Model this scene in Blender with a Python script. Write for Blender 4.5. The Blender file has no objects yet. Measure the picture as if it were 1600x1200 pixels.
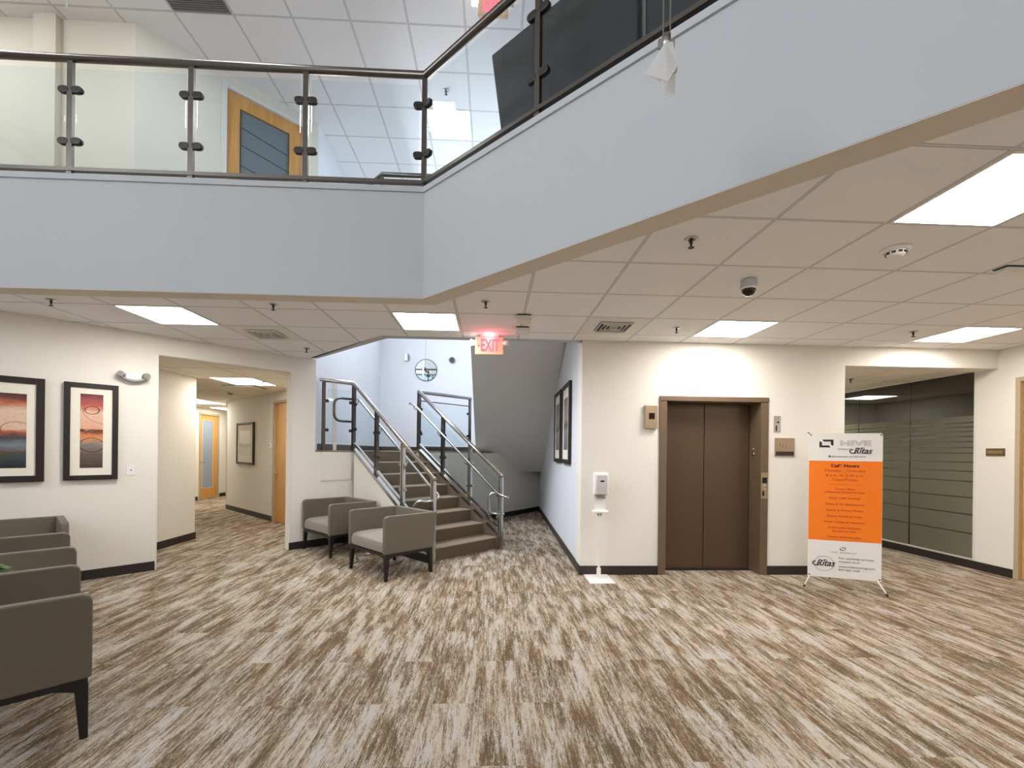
import bpy, bmesh, math, random
from mathutils import Matrix, Vector
random.seed(7)
sc = bpy.context.scene
C = sc.collection
PI = math.pi
S2 = math.sqrt(.5)

# ------------------------------------------------------------------ camera
F = 712.; CX = 800.; CY = 705.4; YAW = math.atan(32/F); ROLL = 0.0117
H = 1.38
HC = 2.644          # ground floor ceiling
HK = 2.44           # corridor ceiling
ZF = 3.50           # upper floor
ZU = 6.0            # upper ceiling
cam_d = bpy.data.cameras.new('camera'); cam = bpy.data.objects.new('camera', cam_d); C.objects.link(cam)
cam_d.sensor_fit = 'HORIZONTAL'; cam_d.sensor_width = 36.0
cam_d.lens = F/1600*36.0
cam_d.shift_y = (CY-600)/1600
cam_d.clip_start = .05; cam_d.clip_end = 100
cam.matrix_world = Matrix.Translation((0, 0, H)) @ Matrix.Rotation(-YAW, 4, 'Z') @ Matrix.Rotation(PI/2, 4, 'X') @ Matrix.Rotation(ROLL, 4, 'Z')
sc.camera = cam

# ------------------------------------------------------------------ world, daylight, exposure
w = bpy.data.worlds.new('world'); sc.world = w; w.use_nodes = True
bg = w.node_tree.nodes['Background']; bg.inputs[0].default_value = (.70, .84, 1, 1); bg.inputs[1].default_value = 1.0
sc.view_settings.view_transform = 'Standard'; sc.view_settings.look = 'None'
sc.view_settings.exposure = 0.42; sc.view_settings.gamma = 1.0
sc.view_settings.use_curve_mapping = False
TROFFER = 23.0       # radiance of the ground floor ceiling lights
TROFFER_UP = 18.0

def area(name, loc, rot, sx, sy, power, col):
    l = bpy.data.lights.new(name, 'AREA'); l.shape = 'RECTANGLE'; l.size = sx; l.size_y = sy
    l.energy = power; l.color = col
    o = bpy.data.objects.new(name, l); C.objects.link(o); o.location = loc; o.rotation_euler = rot
    return o
# daylight entering through the tall windows of the two-storey hall (left and behind the camera)
area('daylight_left_windows', (-6.85, -2.6, 4.7), (0, -PI/2, 0), 2.0, 4.2, 270, (.84, .90, 1))
area('daylight_rear_windows', (.8, -4.85, 4.6), (PI/2, 0, 0), 8.0, 1.8, 10, (.95, .96, 1))
# fill lamps added to brighten the stairwell, at made-up windows out of view
area('stairwell_fill_side', (-2.38, 7.5, 4.5), (0, math.radians(-56), 0), 1.5, 1.5, 150, (.84, .90, 1))
area('stairwell_fill_rear', (-.9, 10.74, 4.9), (-PI/2, 0, 0), 2.8, 1.4, 18, (.84, .90, 1))

# ------------------------------------------------------------------ pixel helpers (measured photo points -> places)
def ray(px, py):
    u = px-CX; v = py-CY
    c, s = math.cos(ROLL), math.sin(ROLL)
    a = u*c+v*s; b = -u*s+v*c
    cy, sy = math.cos(YAW), math.sin(YAW)
    return a*cy+F*sy, -a*sy+F*cy, -b
def at_z(px, py, z):
    x, y, q = ray(px, py); t = (z-H)/q; return (x*t, y*t, z)
def at_y(px, py, Y):
    x, y, q = ray(px, py); t = Y/y; return (x*t, Y, H+q*t)
def at_x(px, py, X):
    x, y, q = ray(px, py); t = X/x; return (X, y*t, H+q*t)

# ------------------------------------------------------------------ materials
def srgb(r, g, b):
    f = lambda c: (c/255/12.92 if c <= 10.3 else ((c/255+.055)/1.055)**2.4)
    return (f(r), f(g), f(b), 1)
def mat(name, col, rough=.6, metal=0, bump=0, bscale=200, var=0, vscale=8, spec=.5, coat=0, sheen=0):
    m = bpy.data.materials.new(name); m.use_nodes = True; nt = m.node_tree; b = nt.nodes['Principled BSDF']
    b.inputs['Base Color'].default_value = col; b.inputs['Roughness'].default_value = rough
    b.inputs['Metallic'].default_value = metal; b.inputs['Specular IOR Level'].default_value = spec
    b.inputs['Coat Weight'].default_value = coat; b.inputs['Sheen Weight'].default_value = sheen
    tc = nt.nodes.new('ShaderNodeNewGeometry')
    if var or True:
        n = nt.nodes.new('ShaderNodeTexNoise'); n.inputs['Scale'].default_value = vscale; n.inputs['Detail'].default_value = 4
        nt.links.new(tc.outputs['Position'], n.inputs['Vector'])
        mx = nt.nodes.new('ShaderNodeMix'); mx.data_type = 'RGBA'
        v = var or .03
        mx.inputs['A'].default_value = tuple(c*(1-v) for c in col[:3])+(1,)
        mx.inputs['B'].default_value = tuple(min(1, c*(1+v)) for c in col[:3])+(1,)
        nt.links.new(n.outputs['Fac'], mx.inputs['Factor']); nt.links.new(mx.outputs['Result'], b.inputs['Base Color'])
    if bump:
        n2 = nt.nodes.new('ShaderNodeTexNoise'); n2.inputs['Scale'].default_value = bscale; n2.inputs['Detail'].default_value = 3
        nt.links.new(tc.outputs['Position'], n2.inputs['Vector'])
        bp = nt.nodes.new('ShaderNodeBump'); bp.inputs['Strength'].default_value = bump; bp.inputs['Distance'].default_value = .002
        nt.links.new(n2.outputs['Fac'], bp.inputs['Height']); nt.links.new(bp.outputs['Normal'], b.inputs['Normal'])
    return m
def emis(name, col, s):
    m = bpy.data.materials.new(name); m.use_nodes = True; nt = m.node_tree; nt.nodes.clear()
    e = nt.nodes.new('ShaderNodeEmission'); e.inputs[0].default_value = col+(1,); e.inputs[1].default_value = s
    o = nt.nodes.new('ShaderNodeOutputMaterial'); nt.links.new(e.outputs[0], o.inputs[0]); return m
class N:
    "tiny node helper"
    def __init__(s, m): s.nt = m.node_tree
    def new(s, t, **k):
        n = s.nt.nodes.new(t)
        for a, v in k.items(): setattr(n, a, v)
        return n
    def l(s, a, b): s.nt.links.new(a, b)
    def math(s, op, a, b=None, c=None):
        n = s.new('ShaderNodeMath', operation=op)
        for i, v in enumerate((a, b, c)):
            if v is None: continue
            if isinstance(v, (int, float)): n.inputs[i].default_value = v
            else: s.l(v, n.inputs[i])
        return n.outputs[0]
    def vec(s, x, y, z=0.0):
        n = s.new('ShaderNodeCombineXYZ')
        for i, v in enumerate((x, y, z)):
            if isinstance(v, (int, float)): n.inputs[i].default_value = v
            else: s.l(v, n.inputs[i])
        return n.outputs[0]
    def noise(s, v, scale=1, detail=2, rough=.5):
        n = s.new('ShaderNodeTexNoise'); n.inputs['Scale'].default_value = scale; n.inputs['Detail'].default_value = detail
        n.inputs['Roughness'].default_value = rough; s.l(v, n.inputs['Vector']); return n.outputs['Fac']
    def ramp(s, f, stops, interp='LINEAR'):
        n = s.new('ShaderNodeValToRGB'); cr = n.color_ramp; cr.interpolation = interp
        while len(cr.elements) < len(stops): cr.elements.new(.5)
        for e, (p, c) in zip(cr.elements, stops): e.position = p; e.color = c
        s.l(f, n.inputs[0]); return n.outputs[0]
    def mix(s, f, a, b):
        n = s.new('ShaderNodeMix', data_type='RGBA')
        for k, v in (('Factor', f), ('A', a), ('B', b)):
            if isinstance(v, (int, float, tuple)): n.inputs[k].default_value = v
            else: s.l(v, n.inputs[k])
        return n.outputs['Result']

WALL = mat('wall_paint', srgb(232, 227, 217), .75, bump=.08, bscale=350, var=.012, vscale=1.2)
WALL_UP = mat('wall_paint_cream', srgb(226, 218, 200), .75, bump=.08, bscale=350, var=.012)
WALL_ST = mat('wall_paint_cool_white', srgb(222, 224, 229), .75, bump=.08, bscale=350, var=.012)
GREYP = mat('fascia_grey_paint', srgb(188, 190, 191), .7, bump=.05, bscale=300, var=.015, vscale=1.5)
SOFF = mat('soffit_paint', srgb(216, 208, 196), .75, bump=.05)
GREYS = mat('sloped_soffit_paint', srgb(228, 228, 226), .75, bump=.05, var=.02)
TRIMW = mat('white_trim_paint', srgb(226, 224, 218), .5)
BASE = mat('black_vinyl_baseboard', srgb(42, 37, 34), .45)
STEEL = mat('brushed_steel', srgb(190, 186, 182), .22, 1, bump=.05, bscale=600, var=.05, vscale=60)
BRONZE = mat('dark_brushed_rail_metal', srgb(110, 104, 98), .32, 1, bump=.05, bscale=600, var=.05, vscale=60)
CLAMP = mat('dark_clamp_metal', srgb(70, 66, 62), .4, .7)
CHROME = mat('chrome', srgb(215, 213, 210), .1, 1)
BRASSY = mat('satin_bronze_plate', srgb(176, 154, 128), .35, .6, bump=.1, bscale=300, var=.06, vscale=40)
ELEV = mat('elevator_bronze_paint', srgb(96, 76, 58), .30, .4, bump=.04, bscale=400, var=.03, vscale=3)
ELEVF = mat('elevator_frame_paint', srgb(118, 98, 78), .38, .3, bump=.04, bscale=400, var=.03)
FAB = mat('taupe_chair_fabric', srgb(104, 96, 82), .9, bump=.5, bscale=900, var=.08, vscale=350, sheen=.15)
FABS = mat('taupe_seat_fabric', srgb(140, 132, 120), .9, bump=.5, bscale=900, var=.08, vscale=350, sheen=.15)
DKWOOD = mat('black_stained_leg_wood', srgb(20, 16, 15), .4, var=.15, vscale=30)
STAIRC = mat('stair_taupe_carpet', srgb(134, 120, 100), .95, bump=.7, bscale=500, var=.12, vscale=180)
STAIRD = mat('stair_carpet_shaded', srgb(104, 90, 72), .95, bump=.7, bscale=500, var=.12, vscale=180)  # same stair carpet with the shade on the risers put into its colour
WHITEP = mat('white_plastic', srgb(238, 236, 232), .35)
WHITEM = mat('white_powder_coat', srgb(236, 233, 228), .4)
BLACK = mat('black_plastic', srgb(22, 21, 21), .35)
BLACKF = mat('black_sofa_leather', srgb(44, 44, 44), .5, bump=.06, bscale=250, var=.1, vscale=10)
FRAMEW = mat('dark_espresso_frame', srgb(34, 24, 21), .5, var=.1, vscale=40)
MATB = mat('cream_picture_mat', srgb(236, 230, 216), .8)
GREYPL = mat('grey_plastic', srgb(140, 138, 136), .45)
GREEN = mat('plant_leaf', srgb(70, 96, 48), .5, var=.3, vscale=60)
POT = mat('pot_white_ceramic', srgb(214, 210, 200), .3)
VENTD = mat('vent_dark', srgb(34, 32, 30), .7)
GRILLE = mat('return_grille_grey', srgb(122, 120, 118), .6, bump=.6, bscale=120)
TROF = emis('troffer_diffuser_warm', (1, .955, .90), TROFFER)
TROFK = emis('troffer_diffuser_corridor', (1, .93, .82), 13.0)
TROFU = emis('troffer_diffuser_cool', (.93, .97, 1), TROFFER_UP)
BULB = emis('lamp_head_glow', (1, .95, .85), 3.0)
TFRAME = mat('troffer_frame_white', srgb(232, 230, 224), .5)

def wood():
    m = bpy.data.materials.new('maple_door_veneer'); m.use_nodes = True; n = N(m); b = m.node_tree.nodes['Principled BSDF']
    g = n.new('ShaderNodeNewGeometry'); mp = n.new('ShaderNodeMapping'); mp.inputs['Scale'].default_value = (14, 14, 1.1)
    n.l(g.outputs['Position'], mp.inputs[0]); f = n.noise(mp.outputs[0], 1.6, 6, .6)
    n.l(n.ramp(f, [(.3, srgb(196, 138, 68)), (.7, srgb(226, 172, 98))]), b.inputs['Base Color'])
    b.inputs['Roughness'].default_value = .35; return m
WOOD = wood()

def glass(name, tint, refl=.12, rough=.0, dens=.0):
    m = bpy.data.materials.new(name); m.use_nodes = True; n = N(m); m.node_tree.nodes.clear()
    t = n.new('ShaderNodeBsdfTransparent'); t.inputs[0].default_value = tint
    g = n.new('ShaderNodeBsdfGlossy'); g.inputs['Roughness'].default_value = rough; g.inputs[0].default_value = (1, 1, 1, 1)
    fr = n.new('ShaderNodeLayerWeight'); fr.inputs[0].default_value = .5
    f = n.math('ADD', n.math('MULTIPLY', n.math('POWER', fr.outputs['Facing'], 5.0), .9), refl)
    mx = n.new('ShaderNodeMixShader'); n.l(f, mx.inputs[0]); n.l(t.outputs[0], mx.inputs[1]); n.l(g.outputs[0], mx.inputs[2])
    o = n.new('ShaderNodeOutputMaterial'); n.l(mx.outputs[0], o.inputs[0]); return m
GLASS = glass('clear_railing_glass', (.93, .965, .98, 1), .012)
GLASSD = glass('dark_office_glass', (.38, .43, .36, 1), .10)
FROSTD = mat('frosted_door_glass', srgb(150, 162, 176), .25, bump=.05)
FROSTU = mat('dark_frosted_door_glass', srgb(112, 124, 132), .2)
def film():
    m = bpy.data.materials.new('frosted_window_film'); m.use_nodes = True; n = N(m); m.node_tree.nodes.clear()
    d = n.new('ShaderNodeBsdfDiffuse'); d.inputs[0].default_value = srgb(158, 158, 136)
    t = n.new('ShaderNodeBsdfTranslucent'); t.inputs[0].default_value = srgb(165, 168, 140)
    tr = n.new('ShaderNodeBsdfTransparent'); tr.inputs[0].default_value = (.5, .55, .47, 1)
    a = n.new('ShaderNodeAddShader'); mx = n.new('ShaderNodeMixShader'); mx.inputs[0].default_value = .32
    n.l(d.outputs[0], mx.inputs[1]); n.l(tr.outputs[0], mx.inputs[2])
    m2 = n.new('ShaderNodeMixShader'); m2.inputs[0].default_value = .3
    n.l(mx.outputs[0], m2.inputs[1]); n.l(t.outputs[0], m2.inputs[2])
    o = n.new('ShaderNodeOutputMaterial'); n.l(m2.outputs[0], o.inputs[0]); return m
FILM = film()
def frosted_shade():
    m = bpy.data.materials.new('frosted_lamp_glass'); m.use_nodes = True; n = N(m); m.node_tree.nodes.clear()
    d = n.new('ShaderNodeBsdfDiffuse'); d.inputs[0].default_value = srgb(244, 242, 240)
    t = n.new('ShaderNodeBsdfTranslucent'); t.inputs[0].default_value = srgb(244, 242, 240)
    tr = n.new('ShaderNodeBsdfTransparent'); mx = n.new('ShaderNodeMixShader'); mx.inputs[0].default_value = .5
    n.l(d.outputs[0], mx.inputs[1]); n.l(t.outputs[0], mx.inputs[2])
    m2 = n.new('ShaderNodeMixShader'); m2.inputs[0].default_value = .22; n.l(mx.outputs[0], m2.inputs[1]); n.l(tr.outputs[0], m2.inputs[2])
    o = n.new('ShaderNodeOutputMaterial'); n.l(m2.outputs[0], o.inputs[0]); return m
SHADE = frosted_shade()

def ceiling_mat(name, col, x0, y0, px, py):
    m = bpy.data.materials.new(name); m.use_nodes = True; n = N(m); b = m.node_tree.nodes['Principled BSDF']
    g = n.new('ShaderNodeNewGeometry'); s = n.new('ShaderNodeSeparateXYZ'); n.l(g.outputs['Position'], s.inputs[0])
    def dist(o, p, v0):
        t = n.math('DIVIDE', n.math('SUBTRACT', o, v0), p)
        t = n.math('SUBTRACT', t, n.math('ROUND', t))
        return n.math('MULTIPLY', n.math('ABSOLUTE', t), p)
    d = n.math('MINIMUM', dist(s.outputs[0], px, x0), dist(s.outputs[1], py, y0))
    bar = n.math('LESS_THAN', d, .0065)
    gap = n.math('LESS_THAN', d, .0100)
    nz = n.noise(g.outputs['Position'], 260, 3, .7)
    tile = n.mix(nz, tuple(c*.975 for c in col[:3])+(1,), tuple(min(1, c*1.02) for c in col[:3])+(1,))
    c1 = n.mix(gap, tile, tuple(c*.34 for c in col[:3])+(1,))  # shadow at the recessed tile edges painted as dark lines
    c2 = n.mix(bar, c1, tuple(c*.80 for c in col[:3])+(1,))
    n.l(c2, b.inputs['Base Color']); b.inputs['Roughness'].default_value = .85
    hgt = n.math('ADD', n.math('MULTIPLY', n.math('SUBTRACT', 1.0, gap), 1.0), n.math('MULTIPLY', nz, .08))
    bp = n.new('ShaderNodeBump'); bp.inputs['Strength'].default_value = .25; bp.inputs['Distance'].default_value = .004
    n.l(hgt, bp.inputs['Height']); n.l(bp.outputs['Normal'], b.inputs['Normal']); return m
GX0, GP = -.33, .6135; GY0 = 4.205; GPY = .608
CEIL = ceiling_mat('acoustic_tile_ceiling', srgb(244, 244, 245), GX0, GY0, GP, GPY)
CEILU = ceiling_mat('acoustic_tile_ceiling_upper', srgb(240, 239, 238), GX0-.01, 4.985, .616, .612)
CEILK = ceiling_mat('acoustic_tile_ceiling_corridor', srgb(240, 232, 216), GX0, 7.02, .66, .80)

def carpet():
    m = bpy.data.materials.new('striated_plank_carpet'); m.use_nodes = True; n = N(m); b = m.node_tree.nodes['Principled BSDF']
    g = n.new('ShaderNodeNewGeometry'); s = n.new('ShaderNodeSeparateXYZ'); n.l(g.outputs['Position'], s.inputs[0])
    x, y = s.outputs[0], s.outputs[1]
    ix = n.math('FLOOR', n.math('DIVIDE', n.math('ADD', x, 50.08), .25))
    wn = n.new('ShaderNodeTexWhiteNoise', noise_dimensions='1D'); n.l(ix, wn.inputs['W'])
    yo = n.math('ADD', n.math('ADD', y, 50.0), n.math('MULTIPLY', n.math('FRACT', n.math('MULTIPLY', ix, .5)), 1.0))
    iy = n.math('FLOOR', n.math('DIVIDE', yo, 1.0))
    wn2 = n.new('ShaderNodeTexWhiteNoise', noise_dimensions='2D'); n.l(n.vec(ix, iy), wn2.inputs['Vector'])
    r = wn2.outputs['Value']
    off = n.math('MULTIPLY', r, 37.0)
    warp = n.math('MULTIPLY', n.math('SUBTRACT', n.noise(n.vec(n.math('MULTIPLY', x, 9), n.math('MULTIPLY', y, 5)), 1, 2), .5), .004)
    xw = n.math('ADD', x, warp)
    def nz(sx, sy, det, rg, k):
        return n.noise(n.vec(n.math('MULTIPLY', xw, sx), n.math('MULTIPLY', y, sy), n.math('MULTIPLY', off, k)), 1, det, rg)
    big = nz(12, 2.2, 2, .5, 1)             # long blotches
    med = nz(55, 4.2, 3, .65, 1.3)          # streaks
    fine = nz(170, 24, 4, .75, 2.1)         # yarn dashes
    spk = nz(330, 150, 1, .5, .7)
    v = n.math('ADD', n.math('ADD', n.math('MULTIPLY', big, .36), n.math('MULTIPLY', med, .38)), n.math('ADD', n.math('MULTIPLY', fine, .42), n.math('MULTIPLY', spk, .20)))
    v = n.math('SUBTRACT', v, .190)
    v = n.math('ADD', v, n.math('MULTIPLY', n.math('SUBTRACT', r, .5), .02))
    hue = nz(14, 3, 2, .5, 3.3)
    dark = n.mix(n.ramp(hue, [(.4, (0, 0, 0, 1)), (.6, (1, 1, 1, 1))]), srgb(98, 85, 63), srgb(114, 91, 68))
    light = n.mix(n.ramp(hue, [(.42, (0, 0, 0, 1)), (.58, (1, 1, 1, 1))]), srgb(186, 180, 173), srgb(186, 173, 156))
    midc = srgb(149, 132, 110)
    k1 = n.ramp(v, [(.43, (0, 0, 0, 1)), (.485, (1, 1, 1, 1))])
    k2 = n.ramp(v, [(.49, (0, 0, 0, 1)), (.55, (1, 1, 1, 1))])
    col = n.mix(k2, n.mix(k1, dark, midc), light)
    n.l(col, b.inputs['Base Color']); b.inputs['Roughness'].default_value = .95; b.inputs['Specular IOR Level'].default_value = .15
    bp = n.new('ShaderNodeBump'); bp.inputs['Strength'].default_value = .35; bp.inputs['Distance'].default_value = .004
    n.l(n.math('ADD', fine, spk), bp.inputs['Height']); n.l(bp.outputs['Normal'], b.inputs['Normal'])
    return m
CARPET = carpet()

def art(name, stops, w_, z0, z1, rings=(), nscale=7):
    "abstract bands; object space: x across, z up"
    m = bpy.data.materials.new(name); m.use_nodes = True; n = N(m); b = m.node_tree.nodes['Principled BSDF']
    tc = n.new('ShaderNodeTexCoord'); s = n.new('ShaderNodeSeparateXYZ'); n.l(tc.outputs['Object'], s.inputs[0])
    x, z = s.outputs[0], s.outputs[2]
    nz = n.noise(n.vec(n.math('MULTIPLY', x, nscale), n.math('MULTIPLY', z, nscale*2.6)), 1, 6, .65)
    nz2 = n.noise(n.vec(n.math('MULTIPLY', x, nscale*3), n.math('MULTIPLY', z, nscale*5), 5.0), 1, 5, .7)
    t = n.math('DIVIDE', n.math('SUBTRACT', z, z0), z1-z0)
    t = n.math('ADD', t, n.math('MULTIPLY', n.math('SUBTRACT', nz, .5), .16))
    col = n.ramp(t, stops)
    col = n.mix(n.math('MULTIPLY', n.math('ABSOLUTE', n.math('SUBTRACT', nz2, .5)), 1.1), col, srgb(70, 40, 40))
    for (rx, rz, rr, th, c) in rings:
        dx = n.math('SUBTRACT', x, rx); dz = n.math('MULTIPLY', n.math('SUBTRACT', z, rz), 1.35)
        d = n.math('SQRT', n.math('ADD', n.math('MULTIPLY', dx, dx), n.math('MULTIPLY', dz, dz)))
        k = n.math('LESS_THAN', n.math('ABSOLUTE', n.math('SUBTRACT', d, rr)), n.math('MULTIPLY', nz, th*2))
        col = n.mix(n.math('MULTIPLY', k, .75), col, c)
    n.l(col, b.inputs['Base Color']); b.inputs['Roughness'].default_value = .25; return m

# ------------------------------------------------------------------ mesh builder
class MB:
    def __init__(s): s.bm = bmesh.new(); s.mi = 0
    def poly_prism(s, pts, z0, z1, mi=0):
        "vertical prism over plan polygon"
        b = s.bm; lo = [b.verts.new((p[0], p[1], z0)) for p in pts]; hi = [b.verts.new((p[0], p[1], z1)) for p in pts]
        fs = [b.faces.new(lo[::-1]), b.faces.new(hi)]
        n = len(pts)
        for i in range(n): fs.append(b.faces.new((lo[i], lo[(i+1) % n], hi[(i+1) % n], hi[i])))
        for f in fs: f.material_index = mi
        return s
    def prism(s, pts, vec, mi=0):
        "extrude 3D polygon by vector"
        b = s.bm; v = Vector(vec)
        lo = [b.verts.new(p) for p in pts]; hi = [b.verts.new(Vector(p)+v) for p in pts]
        fs = [b.faces.new(lo[::-1]), b.faces.new(hi)]; n = len(pts)
        for i in range(n): fs.append(b.faces.new((lo[i], lo[(i+1) % n], hi[(i+1) % n], hi[i])))
        for f in fs: f.material_index = mi
        return s
    def box(s, x0, x1, y0, y1, z0, z1, mi=0):
        return s.poly_prism([(x0, y0), (x1, y0), (x1, y1), (x0, y1)], min(z0, z1), max(z0, z1), mi)
    def obox(s, c, u, v, q, mi=0):
        "oriented box: centre and three half vectors"
        c, u, v, q = map(Vector, (c, u, v, q)); return s.prism([c-u-v-q, c+u-v-q, c+u+v-q, c-u+v-q], 2*q, mi)
    def tube(s, pts, r, seg=12, mi=0, cap=True, r1=None):
        b = s.bm; P = [Vector(p) for p in pts]; rings = []; n = len(P); nrm = None
        for i, p in enumerate(P):
            d = ((P[min(i+1, n-1)]-P[i]).normalized() + (P[i]-P[max(i-1, 0)]).normalized()).normalized()
            if nrm is None:
                a = Vector((0, 0, 1)) if abs(d.z) < .9 else Vector((1, 0, 0)); nrm = d.cross(a).normalized()
            nrm = (nrm-d*nrm.dot(d)).normalized(); bi = d.cross(nrm)
            rr = r if r1 is None else r+(r1-r)*i/(n-1)
            if 0 < i < n-1:
                ca = (P[i+1]-P[i]).normalized().dot((P[i]-P[i-1]).normalized()); rr = rr/max(.5, math.sqrt(max(0, (1+ca)/2))) if n < 4 else rr
            rings.append([b.verts.new(p+nrm*rr*math.cos(2*PI*k/seg)+bi*rr*math.sin(2*PI*k/seg)) for k in range(seg)])
        for a, c in zip(rings, rings[1:]):
            for k in range(seg):
                f = b.faces.new((a[k], a[(k+1) % seg], c[(k+1) % seg], c[k])); f.material_index = mi; f.smooth = True
        if cap:
            b.faces.new(rings[0][::-1]).material_index = mi; b.faces.new(rings[-1]).material_index = mi
        return s
    def lathe(s, prof, c=(0, 0, 0), seg=24, mi=0, smooth=True):
        b = s.bm; rings = []
        for r, z in prof:
            rings.append([b.verts.new((c[0]+r*math.cos(2*PI*k/seg), c[1]+r*math.sin(2*PI*k/seg), c[2]+z)) for k in range(seg)])
        for a, d in zip(rings, rings[1:]):
            for k in range(seg):
                f = b.faces.new((a[k], a[(k+1) % seg], d[(k+1) % seg], d[k])); f.material_index = mi; f.smooth = smooth
        b.faces.new(rings[0][::-1]).material_index = mi; b.faces.new(rings[-1]).material_index = mi
        return s
    def disc(s, c, ax, r, h, seg=24, mi=0):
        c = Vector(c); ax = Vector(ax).normalized(); return s.tube([c, c+ax*h], r, seg, mi)
    def xform(s, M):
        bmesh.ops.transform(s.bm, matrix=M, verts=s.bm.verts); return s
def bezier(pts, n=8):
    "smooth curve through corner list: rounds corners"
    P = [Vector(p) for p in pts]; out = [P[0]]
    for i in range(1, len(P)-1):
        a, b, c = P[i-1], P[i], P[i+1]; r = min((a-b).length, (c-b).length)*.45
        p0 = b+(a-b).normalized()*r; p1 = b+(c-b).normalized()*r
        for k in range(n+1):
            t = k/n; out.append(p0*(1-t)**2+b*2*t*(1-t)+p1*t*t)
    out.append(P[-1]); return out

def link(name, mb, mats, parent=None, bevel=0, seg=2, world=False):
    me = bpy.data.meshes.new(name)
    bmesh.ops.recalc_face_normals(mb.bm, faces=mb.bm.faces)
    if parent is not None and world:
        r = parent
        while r.parent is not None: r = r.parent
        bmesh.ops.translate(mb.bm, vec=-r.location, verts=mb.bm.verts)
    mb.bm.to_mesh(me); mb.bm.free()
    for m in (mats if isinstance(mats, (list, tuple)) else [mats]): me.materials.append(m)
    o = bpy.data.objects.new(name, me); C.objects.link(o)
    if parent is not None: o.parent = parent
    if bevel:
        md = o.modifiers.new('bevel', 'BEVEL'); md.width = bevel; md.segments = seg; md.limit_method = 'ANGLE'; md.angle_limit = math.radians(35)
        if seg > 2:
            for p in me.polygons: p.use_smooth = True
            md.harden_normals = True
    return o
def thing(name, label, cat, loc=(0, 0, 0), rz=0, group=None):
    o = bpy.data.objects.new(name, None); C.objects.link(o); o.location = loc; o.rotation_euler = (0, 0, rz); o.empty_display_size = .1
    o['label'] = label; o['category'] = cat
    if group: o['group'] = group
    return o
def tag(o, label, cat, group=None):
    o['label'] = label; o['category'] = cat
    if group: o['group'] = group
    return o
def struct(name, mb, m, label=None, bevel=0):
    o = link(name, mb, m, bevel=bevel); o['kind'] = 'structure'
    if label: o['label'] = label
    return o
def dup(root, loc, rz=None, label=None, group=None):
    r = root.copy(); C.objects.link(r); r.location = loc
    if rz is not None: r.rotation_euler = (0, 0, rz)
    if label: r['label'] = label
    if group: r['group'] = group
    for ch in list(root.children):
        c = ch.copy(); C.objects.link(c); c.parent = r
        for g in ch.children:
            d = g.copy(); C.objects.link(d); d.parent = c
    return r
def text_into(mb, s, size, M, mi=0, align='CENTER', depth=.0012, shear=0, bold=0, spacing=1.0, width=None):
    cu = bpy.data.curves.new('t', 'FONT'); cu.body = s; cu.size = size; cu.align_x = align; cu.align_y = 'CENTER'
    cu.extrude = depth; cu.shear = shear; cu.offset = bold; cu.space_character = spacing; cu.resolution_u = 3
    o = bpy.data.objects.new('t', cu); C.objects.link(o)
    dg = bpy.context.evaluated_depsgraph_get(); me = bpy.data.meshes.new_from_object(o.evaluated_get(dg))
    if width and me.vertices:
        xs = [v.co.x for v in me.vertices]; k = width/max(1e-6, max(xs)-min(xs)); me.transform(Matrix.Diagonal((k, 1, 1, 1)))
    me.transform(M); n0 = len(mb.bm.faces); mb.bm.from_mesh(me); mb.bm.faces.ensure_lookup_table()
    for f in mb.bm.faces[n0:]: f.material_index = mi
    bpy.data.objects.remove(o); bpy.data.curves.remove(cu); bpy.data.meshes.remove(me)
# text plane: x across, z up, reading from -y
TX = Matrix.Rotation(PI/2, 4, 'X')

def wall_mb(p, q, z0, z1, th, holes=(), side=1, mb=None, mi=0):
    """wall whose visible face runs p->q; thickness goes to the left of p->q (side=1) or right. holes: (s0,s1,z0,z1)"""
    mb = mb or MB(); p = Vector((p[0], p[1])); q = Vector((q[0], q[1])); L = (q-p).length; d = (q-p)/L; nn = Vector((-d.y, d.x))*side*th
    def blk(s0, s1, a, b):
        if s1-s0 < 1e-4 or b-a < 1e-4: return
        A = p+d*s0; B = p+d*s1
        mb.poly_prism([A, B, B+nn, A+nn] if side > 0 else [B, A, A+nn, B+nn], a, b, mi)
    hs = sorted(holes); s = 0
    for (a, b, c, e) in hs:
        blk(s, a, z0, z1); blk(a, b, z0, c); blk(a, b, e, z1); s = b
    blk(s, L, z0, z1); return mb
def baseboard(name, segs, h=.10, th=.012, z=0.0):
    mb = MB()
    for p, q, side in segs: wall_mb(p, q, z, z+h, th, side=side, mb=mb)
    return struct(name, mb, BASE)

# ------------------------------------------------------------------ main plan
YE = 5.10                                    # elevator wall plane
XR = 5.95                                    # right wall plane
KA = 9.08                                    # diagonal left wall: y = x + KA
def A(x, o=0): return (x+o*S2, x+KA-o*S2)    # o = offset into the room
PW0 = (1.012, YE); PW1 = (1.13, 10.8)        # right wall of the stair passage
R1 = (-2.55, 7.283); R2 = (-6.035, 10.675)   # right wall of the left corridor

# floors
struct('floor', MB().poly_prism([(-9.5, -5), (9.5, -5), (9.5, 16), (-9.5, 16)], -.1, 0), CARPET, 'striated beige and brown plank carpet')
fx = MB().poly_prism([(-7, 3.9), (-.53, 3.9), (5.95, -2.56), (5.95, 9.2), (1.25, 9.2), (1.25, 5.2), (-1.25, 5.2), (-2.5, 6.5), (-2.6, 6.55), (-3.96, 5.2), (-7, 5.2)], 3.30, ZF)
struct('floor_upper', fx, CARPET)

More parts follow.
